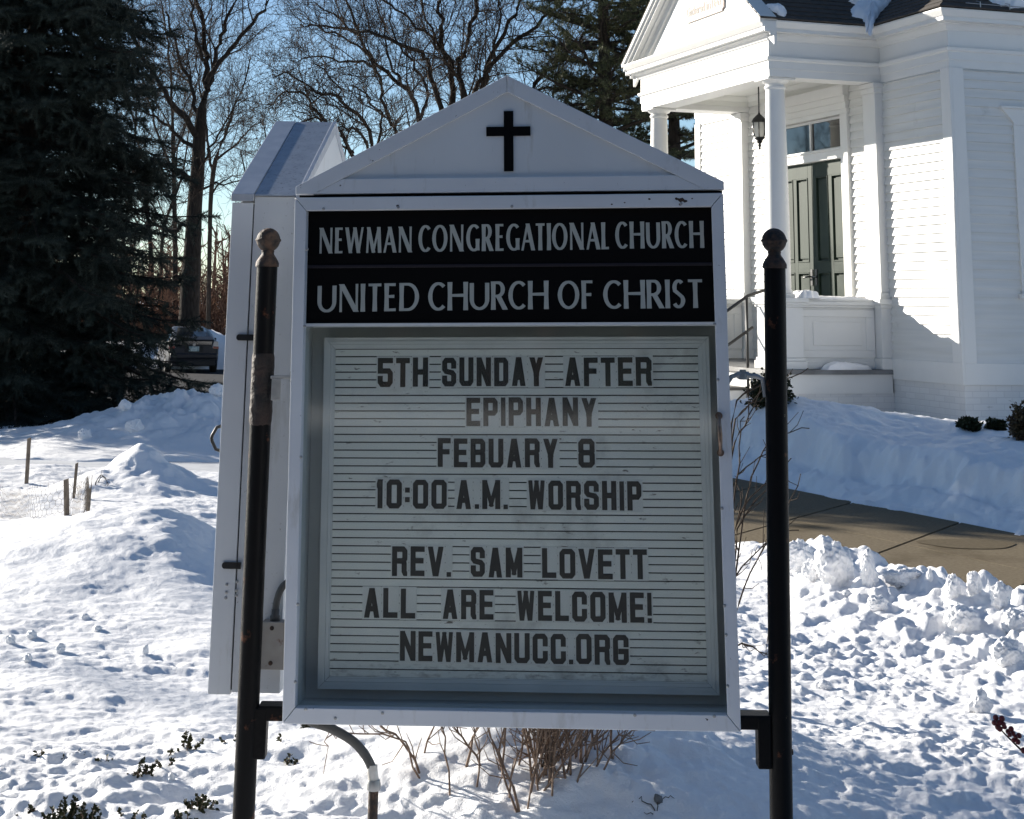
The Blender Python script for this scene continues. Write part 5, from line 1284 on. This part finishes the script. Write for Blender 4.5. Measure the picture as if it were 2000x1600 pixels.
def pine(label, x, Y, H, z0, RB, seed, nwh=24, tuft_n=26, bare=None, dens=1.0, group=None, cone=.5, thin=1.0):
    rng = np.random.default_rng(seed); zg = float(terrain(x, Y)); t = thing('pine_tree', label, 'tree', (x, Y, zg), 0, group); wood = []; xf = []
    tp = []
    for _ in range(4):
        tri = []
        for i in range(tuft_n):
            d = rng.normal(size=3); d[0] = abs(d[0])*1.2+.25; d /= np.linalg.norm(d); l = rng.uniform(.10, .17); sd = np.cross(d, rng.normal(size=3)); sd /= np.linalg.norm(sd); tri.append([-sd*.007, sd*.007, d*l])
        tp.append(np.array(tri))
    P = smooth_path([(0,0,-.2),(.05,0,H*.3),(-.05,0.05,H*.6),(0,0,H)], 5); wood.append((P, (np.linspace(.27, .04, len(P))*H/20+.02)*thin))
    for w_ in range(nwh):
        f = w_/(nwh-1); z = z0+(H-z0-.3)*f; L0 = RB*(1-f)**cone*rng.uniform(.7, 1.1)+.3; nb = int((5+2*rng.random())*dens)+1; ph = rng.random()*6.28
        for k in range(nb):
            a = ph+k*6.283/nb+rng.normal()*.3; L = L0*rng.uniform(.6, 1.15); n = 6; q = [np.array([0,0,z+rng.normal()*.15])]; d = np.array([math.cos(a), math.sin(a), rng.uniform(-.1,.3)])
            for s_ in range(n):
                d = d+rng.normal(size=3)*.10+np.array([0,0,.02]); d /= np.linalg.norm(d); q.append(q[-1]+d*L/n)
            q = np.array(q); wood.append((q, np.linspace(.02+.016*L, .010, n+1)))
            for s_ in range(2, n+1):
                for j in range(int(3*dens)+1):
                    tg = q[s_]-q[s_-1]; tg /= np.linalg.norm(tg); sd = np.cross(tg, [0,0,1.])*rng.choice([-1,1]); dr = tg*rng.uniform(.3,.9)+sd*rng.uniform(.3,1)+np.array([0,0,rng.uniform(-.05,.35)]); dr /= np.linalg.norm(dr)
                    ln = L*.22*rng.uniform(.5,1.3)*(1.3-s_/n*.6)+.15; e = q[s_]-tg*L/n*rng.random(); b = e+dr*ln
                    wood.append((np.array([e, (e+b)/2+rng.normal(size=3)*.03, b]), np.array([.011,.009,.006])))
                    for u_ in range(3): xf.append((e+dr*ln*(.45+.28*u_), dr+rng.normal(size=3)*.35, rng.random()*6.28, 1.0+.2*rng.normal()))
    tubes_mesh('trunk', wood, BARK, t); V, F = place_templates(tp, xf, rng); fast_mesh('crown', V, F, PINEN, t); return t
pine('tall dark pine rising between the sign gable and the church porch', (1190-1000)/3299*45+.0, 45, 19, 2.4, 3.1, 21, nwh=30, dens=1.3)
pine('dark pine seen through the gap between the porch columns', (1328-1000)/3299*50, 50, 18, 1.5, 3.0, 22, nwh=26, dens=1.1)
pine('tall bare-trunked pine out to the left that shades the snow beside the right post', -34.75, 32.6, 21, 14.15, .60, 23, nwh=24, dens=1.6, cone=.25, thin=.42)
def across_street():
    """the wood on the far side of the street, behind the viewer: mirrored in the windows and closing the sky there"""
    rng = np.random.default_rng(19); out = []; xf = []
    for k in range(420):
        a = R(rng.uniform(110, 250)); r_ = rng.uniform(19, 40); x, y = r_*math.sin(a), r_*math.cos(a); h = rng.uniform(5, 12)
        if y > -15.5: continue
        p = np.array([x, y, -.2]); out.append((np.array([p, p+[rng.normal()*.2,0,h*.5], p+[rng.normal()*.4,0,h]]), np.array([.16,.10,.03])))
        for b in range(16):
            t = rng.uniform(.15, 1); q0 = p+np.array([0,0,h*t]); dd = np.array([rng.normal(), rng.normal(), .7]); dd /= np.linalg.norm(dd); l = rng.uniform(.8, 2.4)*(1.3-t*.8)
            out.append((np.array([q0, q0+dd*l*.5+rng.normal(size=3)*.15, q0+dd*l]), np.array([.05,.035,.02])))
        if rng.random() < .45:
            for b in range(70): xf.append((p+np.array([rng.normal()*.9, rng.normal()*.9, h*rng.uniform(.08,.95)]), np.array([rng.normal(), rng.normal(), -.2]), rng.random()*6, rng.uniform(4, 7)))
    o = tubes_mesh('wood', out, BRUSH, None, 3); tag(o, 'leafless wood across the street behind the viewer', 'wood', kind='stuff')
    V, F = place_templates([brush_template(rng, 40, .30, .075, .02)], xf, rng); o = fast_mesh('evergreen_undergrowth', V, F, NEEDLE); tag(o, 'evergreen undergrowth of the wood across the street', 'undergrowth', kind='stuff')
across_street()
# ------------------------------------------------------------------ parked car
CARP = mat('dark_grey_car_paint', (.016,.018,.026), .38, .0, col2=(.020,.022,.030), scale=3, spec=.3)
CARG = mat('car_glass', (.02,.026,.03), .05, spec=1.0)
TYRE = mat('tyre_rubber', (.012,.012,.012), .85)
RIMM = mat('wheel_rim', (.30,.30,.31), .35, .8)
TLR = mat('red_tail_light', (.22,.012,.012), .15, spec=.8)
TLC = mat('clear_tail_light', (.45,.42,.42), .12, spec=.9)
PLAST = mat('black_plastic', (.012,.012,.013), .6)
def car():
    px = onY(377, 715, 57); zg = zr(57); hd = R(16.5)
    t = thing('parked_car', 'dark grey hatchback parked on the street, seen from behind past the spruce', 'car', (px[0], 57, zg), hd)
    ST = [(0,.72,.36,.60,.68,.64),(.04,.80,.27,.88,.73,1.04),(.12,.83,.24,.94,.72,1.08),(.32,.845,.22,.97,.68,1.15),(.9,.86,.2,.98,.63,1.33),(1.6,.87,.2,.97,.60,1.455),(2.2,.87,.2,.96,.58,1.49),(2.8,.87,.2,.94,.57,1.43),(3.4,.86,.2,.91,.62,1.06),(3.7,.85,.2,.86,.66,.93),(4.2,.80,.22,.74,.6,.76),(4.42,.60,.3,.6,.45,.62)]
    vs = []; 
    for y, hw, zb, zs, rw, zr_ in ST:
        half = [(hw*.86,zb),(hw*.97,zb+.08),(hw,zb+.22),(hw,zs-.14),(hw*.975,zs),(rw+.02,zr_-.07),(rw*.86,zr_-.01)]
        vs += [(x,y,z) for x,z in half]+[(-x,y,z) for x,z in half[::-1]]
    m = 14; n = len(ST); fs = [(i*m+k,i*m+(k+1)%m,(i+1)*m+(k+1)%m,(i+1)*m+k) for i in range(n-1) for k in range(m)]+[tuple(range(m)),tuple((n-1)*m+k for k in range(m))]
    mb = MB(); mb.add(vs, fs); mb.build('body', CARP, t, smooth=35)
    def top(y, f): # point on roof line, f = fraction of half width
        ys = [s[0] for s in ST]; rw = np.interp(y, ys, [s[4] for s in ST])*.86; z = np.interp(y, ys, [s[5] for s in ST])-.01; return (rw*f, y, z+.012)
    mb = MB(); L_ = [.36,.62,.9,1.25,1.55]; mb.add([top(y,f) for y in L_ for f in (-.93,.93)], [(2*i,2*i+1,2*i+3,2*i+2) for i in range(4)]); mb.build('rear_window', CARG, t)
    mb = MB(); mb.add([top(y,f) for y in (2.85,3.1,3.36) for f in (-.96,.96)], [(0,1,3,2),(2,3,5,4)]); mb.build('windscreen', CARG, t)
    for s in (-1, 1):
        def sp(y, f):
            ys = [q[0] for q in ST]; hw = np.interp(y, ys, [q[1] for q in ST])*.975; zs = np.interp(y, ys, [q[3] for q in ST]); rw = np.interp(y, ys, [q[4] for q in ST])+.02; zz = np.interp(y, ys, [q[5] for q in ST])-.07
            return (s*(hw+(rw-hw)*f+.012), y, zs+(zz-zs)*f+.004)
        for ya, yb in ((.75,1.2),(1.26,2.1),(2.16,3.1)):
            mb = MB(); ys = np.linspace(ya, yb, 4); mb.add([sp(y,f) for y in ys for f in (.10,.92)], [(2*i,2*i+1,2*i+3,2*i+2) for i in range(3)]); mb.build('side_window', CARG, t)
        mb = MB(); mb.prism([(.60,.82),(.815,.80),(.80,1.02),(.66,1.05)], lambda a,z,o: (s*a, o, z), -.012, .16); tl = mb.build('tail_light', TLC, t, bevel=.015)
        mb = MB(); mb.prism([(.63,.80),(.822,.775),(.822,.86),(.63,.87)], lambda a,z,o: (s*a, o, z), -.02, .17); mb.build('lens', TLR, tl)
        mb = MB(); mb.tube([(s*.87,2.95,.99),(s*.98,2.92,1.0)], .03, 6); mb.box(s*.98-.09, s*.98+.09, 2.88, 2.98, .93, 1.08); mb.build('mirror', CARP, t, bevel=.02)
        for y in (.82, 3.52):
            mb = MB(); mb.lathe([(.19,-.10),(.29,-.105),(.315,-.08),(.318,0),(.315,.08),(.29,.105),(.19,.10)], (s*.76,y,.315), 26, 0, 'x'); wh = mb.build('wheel', TYRE, t, smooth=35)
            mb = MB(); mb.lathe([(.192,s*.07),(.18,s*.098),(.05,s*.102),(.02,s*.11)], (s*.76,y,.315), 20, 0, 'x'); mb.build('rim', RIMM, wh)
    mb = MB(); mb.box(-.60,.60,-.004,.06,.905,1.035); mb.build('rear_glass_panel', CARG, t, bevel=.01)
    mb = MB(); mb.hexa([(-.66,-.03,1.045),(.66,-.03,1.045),(.62,.36,1.155),(-.62,.36,1.155),(-.66,-.03,1.085),(.66,-.03,1.085),(.62,.36,1.18),(-.62,.36,1.18)]); mb.build('spoiler', CARP, t, bevel=.012)
    mb = MB(); mb.box(-.78,.78,-.07,.10,.46,.64); mb.build('bumper', CARP, t, bevel=.04)
    mb = MB(); mb.box(-.72,.72,-.05,.12,.22,.425); mb.build('lower_bumper', PLAST, t, bevel=.03)
    mb = MB(); mb.box(-.30,.30,-.012,.03,.68,.88); rec = mb.build('plate_recess', PLAST, t, bevel=.01)
    mb = MB(); mb.box(-.17,.17,-.03,-.0125,.70,.86); mb.build('licence_plate', mat('licence_plate', (.55,.62,.60), .4, col2=(.20,.32,.34), scale=14, spread=.1), t, bevel=.003)
    mb = MB(); mb.lathe([(.045,-.018),(.05,-.012),(.05,-.008)], (0,0,.915), 18, 0, 'y'); mb.build('badge', RIMM, t)
car()
# ------------------------------------------------------------------ small things
def chunk(label, px, py, w_, h_, seed, m=None, d=None, name='snow_chunk', cat='snow chunk', sq=.75, sink=.25, tilt=0., group=None, taper=0):
    """a broken lump of snow, base at a photo position"""
    P = hit(px, py); rng = np.random.default_rng(seed)
    bm = bmesh.new(); bmesh.ops.create_icosphere(bm, subdivisions=5, radius=1.0); w_ *= .62; h_ *= .68
    co = np.array([v.co[:] for v in bm.verts]); nrm_ = co/np.linalg.norm(co, axis=1, keepdims=True)
    pl_ = rng.normal(size=(9,3)); pl_ /= np.linalg.norm(pl_, axis=1, keepdims=True); off = rng.uniform(.74, 1.05, 9)
    k = np.min(off[None]/np.maximum(nrm_@pl_.T, .05), axis=1); r = np.minimum(1.0, k*sq+(1-sq))
    q3 = nrm_@np.linalg.qr(rng.normal(size=(3,3)))[0]; nz = lambda f, o, s_: (fbm(q3[:,0]*f+seed, q3[:,1]*f, s_, o)+fbm(q3[:,1]*f+seed, q3[:,2]*f, s_+1, o)+fbm(q3[:,2]*f+seed, q3[:,0]*f, s_+2, o))/2
    r = r*(1+.22*nz(1.5, 3, seed)+.17*nz(3.8, 3, seed+9)+.07*nz(10, 3, seed+20))
    c = nrm_*r[:,None]
    if taper: c[:,:2] *= (1-taper*np.clip(c[:,2:3]*.5+.5, 0, 1))
    c = c*np.array([w_/2, (d or w_*.8)/2, h_/2*(1+sink)]); c[:,2] += h_/2*(1-sink)
    if tilt: a = tilt; c[:,0], c[:,2] = c[:,0]*math.cos(a)-c[:,2]*math.sin(a), c[:,0]*math.sin(a)+c[:,2]*math.cos(a)
    for v, q in zip(bm.verts, c): v.co = q
    me = bpy.data.meshes.new(name); bm.to_mesh(me); bm.free(); me.materials.append(m or SNOW); me.polygons.foreach_set('use_smooth', [True]*len(me.polygons))
    o = bpy.data.objects.new(name, me); C.objects.link(o); o.location = P; o.rotation_euler[2] = rng.uniform(-.5,.5)
    return tag(o, label, cat, group)
GC = 'broken snow chunks along the walkway edge'
for a in ((
 'big rounded snow boulder on the walkway edge right of the right post',1628,1128,.34,.27,1),('upright pointed wedge of snow beside the big rounded boulder',1697,1140,.17,.26,2,None,None,'snow_chunk','snow chunk',.9,.2,0.,None,.45),
 ('flat-topped block of snow lying alone in front of the pointed wedge',1715,1190,.17,.10,3,None,None,'snow_chunk','snow chunk',.95),('left one of the paired snow knobs at the walkway edge',1862,1165,.13,.16,4),
 ('right one of the paired snow knobs at the walkway edge',1903,1160,.12,.16,5),('small upright snow tooth poking up before the damp patch',1817,1134,.06,.09,6,None,None,'snow_chunk','snow chunk',.8,.2,0.,None,.5),
 ('low crumbly snow heap between the pointed wedge and the walkway',1765,1140,.34,.13,7),('ragged snow lump under the paired knobs',1880,1225,.26,.15,8),('snow block at the right edge of the picture, halfway down',1968,1298,.24,.16,9),
 ('snow chunk near the red berries, lit on its left side',1915,1392,.17,.13,10,None,None,'snow_chunk','snow chunk',.9,.2,0.,None,.3),('small snow chunk right of the lone flat-topped block',1850,1255,.09,.07,11),('snow lump half hidden behind the right post',1560,1105,.26,.20,12),
 ('rounded snow lump between the right post and the big boulder',1588,1130,.20,.15,13),('small snow crumb right of the right post near the bracket',1612,1345,.09,.05,14),('tall snow lump at the walkway edge near the picture edge',1955,1180,.20,.16,15),
 ('wide snow lump low at the right picture edge',1990,1235,.24,.15,16),('thin snow shard sticking up in the trampled snow',1625,1282,.06,.05,17),('little snow crumb in front of the big boulder',1655,1165,.07,.05,18)):
    lb, px, py, w_, h_, sd_ = a[:6]; kw = {}
    if len(a) > 10: kw['sq'] = a[10]
    if len(a) > 11: kw['sink'] = a[11]
    if len(a) > 14: kw['taper'] = a[14]
    chunk(lb, px, py, w_, h_, sd_, group=GC, **kw)
GI = 'icy lumps on the lawn snow'
for lb, px, py, w_, h_, sd_ in (('icy lump at the far left edge of the lawn snow',20,1258,.08,.06,31),('larger icy lump with a dark patch left of the others',62,1246,.09,.05,32),('pale ice knob standing upright on the lawn snow',118,1275,.07,.06,33),
 ('low ice lump below the upright ice knob',54,1292,.07,.05,34),('clear ice shard nearest the left post',284,1278,.045,.06,35),('round icy ball uppermost on the lawn snow',166,1212,.06,.05,36),('icy crumb beside the tiny dark hollow',190,1232,.07,.035,37),('glassy ice ball below the evergreen sprigs',334,1528,.045,.045,38)):
    chunk(lb, px, py, w_, h_, sd_, m=ICE, name='ice_lump', cat='ice lump', sq=.9, group=GI)
chunk('grey stone half sunk in the shaded snow', 1285, 1572, .045, .045, 40, m=mat('grey_stone', (.20,.21,.22), .9, col2=(.10,.10,.10), scale=40), name='stone', cat='stone', sq=.95)
GB2 = 'plough-thrown snow lumps on the street bank'
for lb, px, py, w_, h_, sd_ in (('snow lump on the bank just under the car',335,748,.20,.16,51),('pointed snow lump right of the one under the car',362,750,.16,.13,52),('snow lump on the bank close to the sign cabinet',425,772,.3,.18,53),('snow lump low on the bank near the spruce skirt',262,842,.30,.20,54),('snow lump farther left along the bank foot',165,856,.24,.15,55),('white snow lump caught under the spruce branches',245,800,.24,.16,56)):
    chunk(lb, px, py, w_, h_, sd_, name='snow_chunk', group=GB2)
# wooden stakes with wire netting
stk = []
for lb, x0, y0, x1, y1, wd in (('tallest weathered wooden stake at the far left of the wire netting',57,857,52,945,.032),('thin dark wooden stake leaning at the back of the wire netting',150,906,143,974,.022),('short weathered wooden stake at the front corner of the wire netting',129,938,134,1006,.032)):
    P = hit(x1, y1); T = onY(x0, y0, P[1]-.02); o = thing('wooden_stake', lb, 'stake', (P[0],P[1],P[2]-.12), 0, 'stakes of the wire netting'); of = V3(P[0],P[1],P[2]-.12); stk.append((P, T))
    b, t_ = V3(0,0,0), T-of; mb = MB(); h = wd/2
    mb.hexa([b+V3(-h,-h*.5,0),b+V3(h,-h*.5,0),b+V3(h,h*.5,0),b+V3(-h,h*.5,0),t_+V3(-h,-h*.5,0),t_+V3(h,-h*.5,.008),t_+V3(h,h*.5,.012),t_+V3(-h,h*.5,.002)]); mb.build('shaft', STAKE, o, bevel=.002)
    mb = MB()
    for f in (.45, .72): q = b+(t_-b)*f; mb.tube([q+V3(h*1.12*math.cos(a), h*.72*math.sin(a), 0) for a in np.linspace(0, 6.0, 9)], .0016, 4)
    mb.build('wire_tie', WIREM, o)
def netting():
    ring = [hit(*p) for p in ((-60,1000),(0,1010),(60,1012),(134,1006),(164,1001),(176,992),(172,980),(150,972))]
    path = smooth_path([np.array([p[0],p[1],0]) for p in ring], 6); L = np.concatenate([[0], np.cumsum(np.linalg.norm(np.diff(path, axis=0), axis=1))]); tot = L[-1]
    def at(s, h): x = np.interp(s, L, path[:,0]); y = np.interp(s, L, path[:,1]); return np.array([x, y, float(terrain(x, y))+h+.012*math.sin(s*7)])
    a = .028; H_ = .19; segs = []; rows = int(H_/(a*1.5)); cols = int(tot/(a*1.732))
    for r in range(rows+1):
        for c in range(cols):
            s0 = c*a*1.732+(a*.866 if r % 2 else 0); h0 = r*a*1.5
            segs.append((at(s0, h0), at(s0+a*.866, h0+a*.5))); segs.append((at(s0+a*.866, h0+a*.5), at(s0+a*1.732, h0))); segs.append((at(s0+a*.866, h0+a*.5), at(s0+a*.866, h0+a*1.5)))
    o = tubes_mesh('wire_netting', [(np.array(s_), np.array([.0011,.0011])) for s_ in segs], WIREM, None, 3)
    tag(o, 'low hexagonal wire netting looped around the wooden stakes in the snow', 'wire netting')
netting()
# evergreen sprigs of a buried hedge
def sprig(label, px, py, size, n, seed, lean=0.):
    size *= .92; n += 1; P = hit(px, py); rng = np.random.default_rng(seed); t = thing('evergreen_sprig', label, 'sprig', P, 0, 'evergreen sprigs poking through the lawn snow'); st = []; lf = []
    for k in range(n):
        d = np.array([rng.normal()*.5+lean, rng.normal()*.35, 1.]); d /= np.linalg.norm(d); L = size*rng.uniform(.6, 1.1); q = [np.array([rng.normal()*size*.2, rng.normal()*size*.15, -.03])]
        for s_ in range(4): d = d+rng.normal(size=3)*.16; d /= np.linalg.norm(d); q.append(q[-1]+d*(L+.03)/4)
        q = np.array(q); st.append((q, np.linspace(.0022, .0012, 5)))
        for j in range(int(L/.0013)):
            f = .35+.65*rng.random(); i = min(int(f*4), 3); p = q[i]+(q[i+1]-q[i])*(f*4-i); ld = rng.normal(size=3)+d*.9; ld /= np.linalg.norm(ld); sd = np.cross(ld, rng.normal(size=3)); sd /= np.linalg.norm(sd); l = rng.uniform(.009, .017)
            lf.append([p, p+ld*l*.5+sd*l*.36, p+ld*l, p+ld*l*.5-sd*l*.36])
    tubes_mesh('stem', st, STEM, t, 4); L_ = np.array(lf).reshape(-1,3); fast_mesh('leaves', L_, np.arange(len(L_)).reshape(-1,4), SPRIG, t)
for i, a in enumerate((('tallest evergreen sprig, upright, left of the left post',362,1463,.065,3,.1),('small evergreen sprig just below the tallest upright one',340,1475,.02,3,0),('slim evergreen sprig left of the left post, second in height',330,1500,.045,2,0),('drooping broad evergreen sprig, fifth from the left in its row',280,1516,.055,5,-.2),
 ('bushy little evergreen sprig in the middle of the lawn row',205,1488,.025,4,0),('flat evergreen sprig third from the left in the lawn row',153,1478,.022,3,.5),('tiny evergreen sprig second from the left in the lawn row',122,1484,.016,3,0),('evergreen sprig at the left end of the lawn row',82,1474,.018,3,-.3),
 ('large evergreen clump at the bottom edge, left',125,1608,.075,9,.1),('smaller evergreen clump right of the large bottom clump',172,1606,.05,6,.2),('evergreen tip lying left of the large bottom clump',78,1585,.035,4,-.7),('forked evergreen sprig alone at the bottom edge',252,1596,.04,3,.3),
 ('wide evergreen mat spread at the foot of the left post',385,1578,.045,9,.3),('evergreen sprig in the bottom corner left of the left post',358,1606,.04,4,0),('evergreen tuft touching the left post near its foot',455,1447,.025,3,0),('yellowish evergreen tuft under the side cabinet corner',563,1492,.03,5,.1),
 ('dark evergreen tip between the left post and the conduit',538,1450,.03,2,.2),('evergreen tuft beside the conduit elbow under the front cabinet',600,1422,.05,6,-.1))):
    sprig(a[0], a[1], a[2], a[3], a[4], 200+i, a[5])
# bare shrubs
def stems(name, label, base, lst, m, seed, sub_n=0, rad=(.006,.0025), cat='shrub'):
    """lst: list of polylines of world points"""
    rng = np.random.default_rng(seed); t = thing(name, label, cat, base); o = np.array(base); st = []; tw = []
    for P in lst:
        q = smooth_path(P, 3)-o; q[1:] += rng.normal(size=(len(q)-1,3))*.004; r0 = rad[0]*rng.uniform(.75, 1.2); rr = np.linspace(r0, rad[1], len(q)); st.append((q, rr))
        for k in range(sub_n):
            f = rng.uniform(.3, .98); i = min(int(f*(len(q)-1)), len(q)-2); p = q[i]; tg = q[i+1]-q[i]; tg /= np.linalg.norm(tg)+1e-9; d = tg+rng.normal(size=3)*.7; d /= np.linalg.norm(d); l = rng.uniform(.04, .13)
            tw.append((np.array([p, p+d*l*.5+rng.normal(size=3)*.006, p+d*l+np.array([0,0,l*.2])]), np.array([rr[i]*.6, .0017, .0011])))
    tubes_mesh('stems', st+tw, m, t, 5)
    return t
rng = np.random.default_rng(3); lst = []
for k in range(30):        # thick clump under the sign: stems fan out of a crown near (1060,1530)
    b = hit(1060+rng.normal()*38, 1522+rng.normal()*20); Yb = b[1]; b[2] -= .06; dx = rng.normal()*48
    top = onY(1062+dx, 1300-abs(dx)*.2, Yb+rng.normal()*.12); mid = (b+top)/2+rng.normal(size=3)*.014; lst.append([b, mid, top])
for k in range(9):
    b = hit(1140+rng.normal()*24, 1490+rng.normal()*12); b[2] -= .06; top = onY(1150+rng.normal()*40, 1300, b[1]+rng.normal()*.08); lst.append([b, (b+top)/2+rng.normal(size=3)*.012, top])
for pix in (((1020,1590),(985,1520),(960,1440),(930,1330)),((1020,1590),(1000,1540),(975,1470),(990,1400),(985,1330)),((1020,1592),(1040,1530),(1060,1470),(1075,1400)),((955,1495),(915,1455),(890,1420),(870,1350)),((885,1556),(870,1470),(860,1400),(850,1330)),((1040,1555),(1100,1480),(1150,1420),(1160,1350)),
            ((1160,1510),(1200,1470),(1235,1430),(1275,1428)),((1150,1500),(1190,1450),(1240,1440)),((1115,1530),(1135,1500),(1160,1440),(1190,1400)),((830,1525),(800,1465),(770,1440),(690,1432),(640,1440),(638,1465)),((835,1520),(790,1455),(735,1415),(700,1380)),((815,1475),(850,1410),(880,1350)),
            ((930,1540),(935,1470),(920,1400),(915,1330)),((985,1560),(1010,1480),(1045,1400),(1050,1330)),((1075,1560),(1085,1480),(1100,1400),(1110,1330)),((905,1500),(925,1440),(955,1380),(960,1330))):
    b = hit(*pix[0]); Yb = b[1]-.02; lst.append([b-V3(0,0,.05)]+[onY(x, y, Yb+.03*i) for i, (x, y) in enumerate(pix)][1:])
b0 = hit(1055, 1545); stems('bare_shrub', 'bare brown shrub of many stems growing under the front cabinet', tuple(b0), lst, STEM, 4, 9, (.0046,.0016))
lst = []
for pix in (((1420,1290),(1440,1120),(1452,1000),(1480,905),(1520,850),(1583,835)),((1420,1290),(1445,1180),(1480,1090),(1530,1010),(1567,928)),((1420,1290),(1432,1100),(1450,1010),(1500,960),(1545,895)),((1425,1250),(1432,1000),(1445,870),(1452,815)),((1420,1200),(1428,860),(1452,800),(1490,760)),((1420,1200),(1426,830),(1470,760),(1520,745),(1580,720)),
            ((1420,1180),(1440,1020),(1480,960),(1520,930)),((1420,1150),(1430,960),(1470,900),(1512,880)),((1420,1180),(1450,1110),(1510,1050),(1560,1035)),((1420,1290),(1440,1260),(1470,1265),(1505,1280)),((1420,1120),(1425,900),(1455,830),(1480,790)),((1422,1160),(1435,1040),(1446,990),(1450,960))):
    lst.append([onY(x, y, 7.2+.05*i) for i, (x, y) in enumerate(pix)])
b1 = onY(1395, 1340, 7.2); b1[2] = float(terrain(b1[0], b1[1]))
lst = [[b1+np.array([.01*math.sin(i*9), .02*math.cos(i*7), -.05])]+p for i, p in enumerate(lst)]
stems('bare_shrub', 'thin dark twiggy shrub reaching out behind the right post', tuple(b1), lst, TWIG, 5, 6, (.0055, .0022))
lst = [[hit(*p)+V3(0,0,h) for p, h in zip(pix, hs)] for pix, hs in ((((1290,1598),(1270,1580),(1250,1572),(1238,1575)),(-.01,.01,.015,.012)),(((1290,1598),(1282,1582),(1300,1574),(1318,1570)),(-.01,.012,.018,.02)),(((1290,1600),(1275,1594),(1258,1594)),(0,.008,.01)))]
stems('fallen_twig', 'small forked twig lying on the shaded snow at the bottom edge', tuple(hit(1290,1598)), lst, TWIG, 6, 0, (.0022,.0010), 'twig')
lst = [[hit(*p)+V3(0,0,h) for p, h in zip(pix, hs)] for pix, hs in ((((190,945),(200,940),(212,952)),(.0,.04,.02)),(((186,948),(196,942),(205,946)),(.0,.05,.05)))]
stems('fallen_twig', 'little dark twig at the foot of the farther snow mound on the left', tuple(hit(190,945)), lst, TWIG, 7, 3, (.004,.002), 'twig')
# red berry branch reaching into the right edge
Yb = 4.25; P = [onY(x, y, Yb+dy) for x, y, dy in ((2120,1900,.1),(2080,1600,.05),(2035,1500,.02),(2000,1470,0),(1975,1446,0),(1955,1425,0),(1944,1402,0))]
bb = thing('berry_branch', 'twig of dark red berries reaching in from the right edge', 'berry twig', tuple(P[0])); o = P[0]
tubes_mesh('stem', [(smooth_path(P, 4)-o, np.linspace(.0035, .0016, 25))], mat('dark_stem', (.03,.022,.02), .8), bb, 6)
proto = None
for i, (x, y) in enumerate(((1945,1402),(1957,1404),(1942,1412),(1952,1412),(1960,1415),(1953,1424),(1949,1420),(1962,1420),(1969,1429),(1975,1424),(1979,1433),(1972,1435),(1990,1437),(1980,1446),(1988,1449),(1984,1440),(1999,1466),(2010,1470),(2006,1460),(2022,1482),(2030,1490))):
    p = onY(x, y, Yb+random.uniform(-.008,.008))-o
    if proto is None:
        mb = MB(); mb.lathe([(.0005,-.0068),(.0035,-.0056),(.0062,-.0025),(.0066,.001),(.0052,.0045),(.0025,.0062),(.0008,.0058),(.0006,.0066)], (0,0,0), 14); proto = mb.build('berry', BERRY, bb, smooth=60); b_ = proto
    else:
        b_ = proto.copy(); C.objects.link(b_); b_.parent = bb
    b_.location = tuple(p); s_ = random.uniform(.82, 1.08); b_.scale = (s_,s_,s_); b_.rotation_euler = (random.uniform(-1,1),random.uniform(-1,1),0)
# evergreen shrubs against the church
def bush(label, px, py, w_, h_, n, m, seed, lift=0., Y=None):
    P = hit(px, py) if Y is None else onY(px, py, Y); rng = np.random.default_rng(seed); t = thing('foundation_shrub', label, 'shrub', P, 0, 'evergreen shrubs against the church'); st = []; lf = []
    for k in range(n):
        d = np.array([rng.normal()*.8, rng.normal()*.8, rng.uniform(.1,1.2)]); d /= np.linalg.norm(d); e = d*np.array([w_/2, w_/2, h_])*rng.uniform(.55, 1.05); q = np.array([[0,0,-.1], e*.5+rng.normal(size=3)*.02, e]); st.append((q, np.array([.010,.006,.003])))
        for j in range(34):
            p = q[1]+(q[2]-q[1])*rng.random()*1.05+rng.normal(size=3)*w_*.045; ld = rng.normal(size=3)+d*.8; ld /= np.linalg.norm(ld); sd = np.cross(ld, rng.normal(size=3)); sd /= np.linalg.norm(sd); l = rng.uniform(.025, .05)
            lf.append([p, p+ld*l*.5+sd*l*.3, p+ld*l, p+ld*l*.5-sd*l*.3])
    tubes_mesh('stems', st, TWIG, t, 4); L_ = np.array(lf).reshape(-1,3); fast_mesh('leaves', L_, np.arange(len(L_)).reshape(-1,4), m, t)
bush('low green shrub tip at the church corner, snow around it', 1892, 838, .24, .10, 40, SPRIG, 61)
bush('second low green shrub tip right of the church corner', 1946, 840, .22, .10, 40, SPRIG, 62)
bush('bronze-brown shrub against the church at the right edge', 2006, 858, .34, .36, 110, BRNLEAF, 63)
bush('rounded green and bronze shrub by the porch behind the right post', 1505, 792, .50, .36, 150, SPRIG, 64)
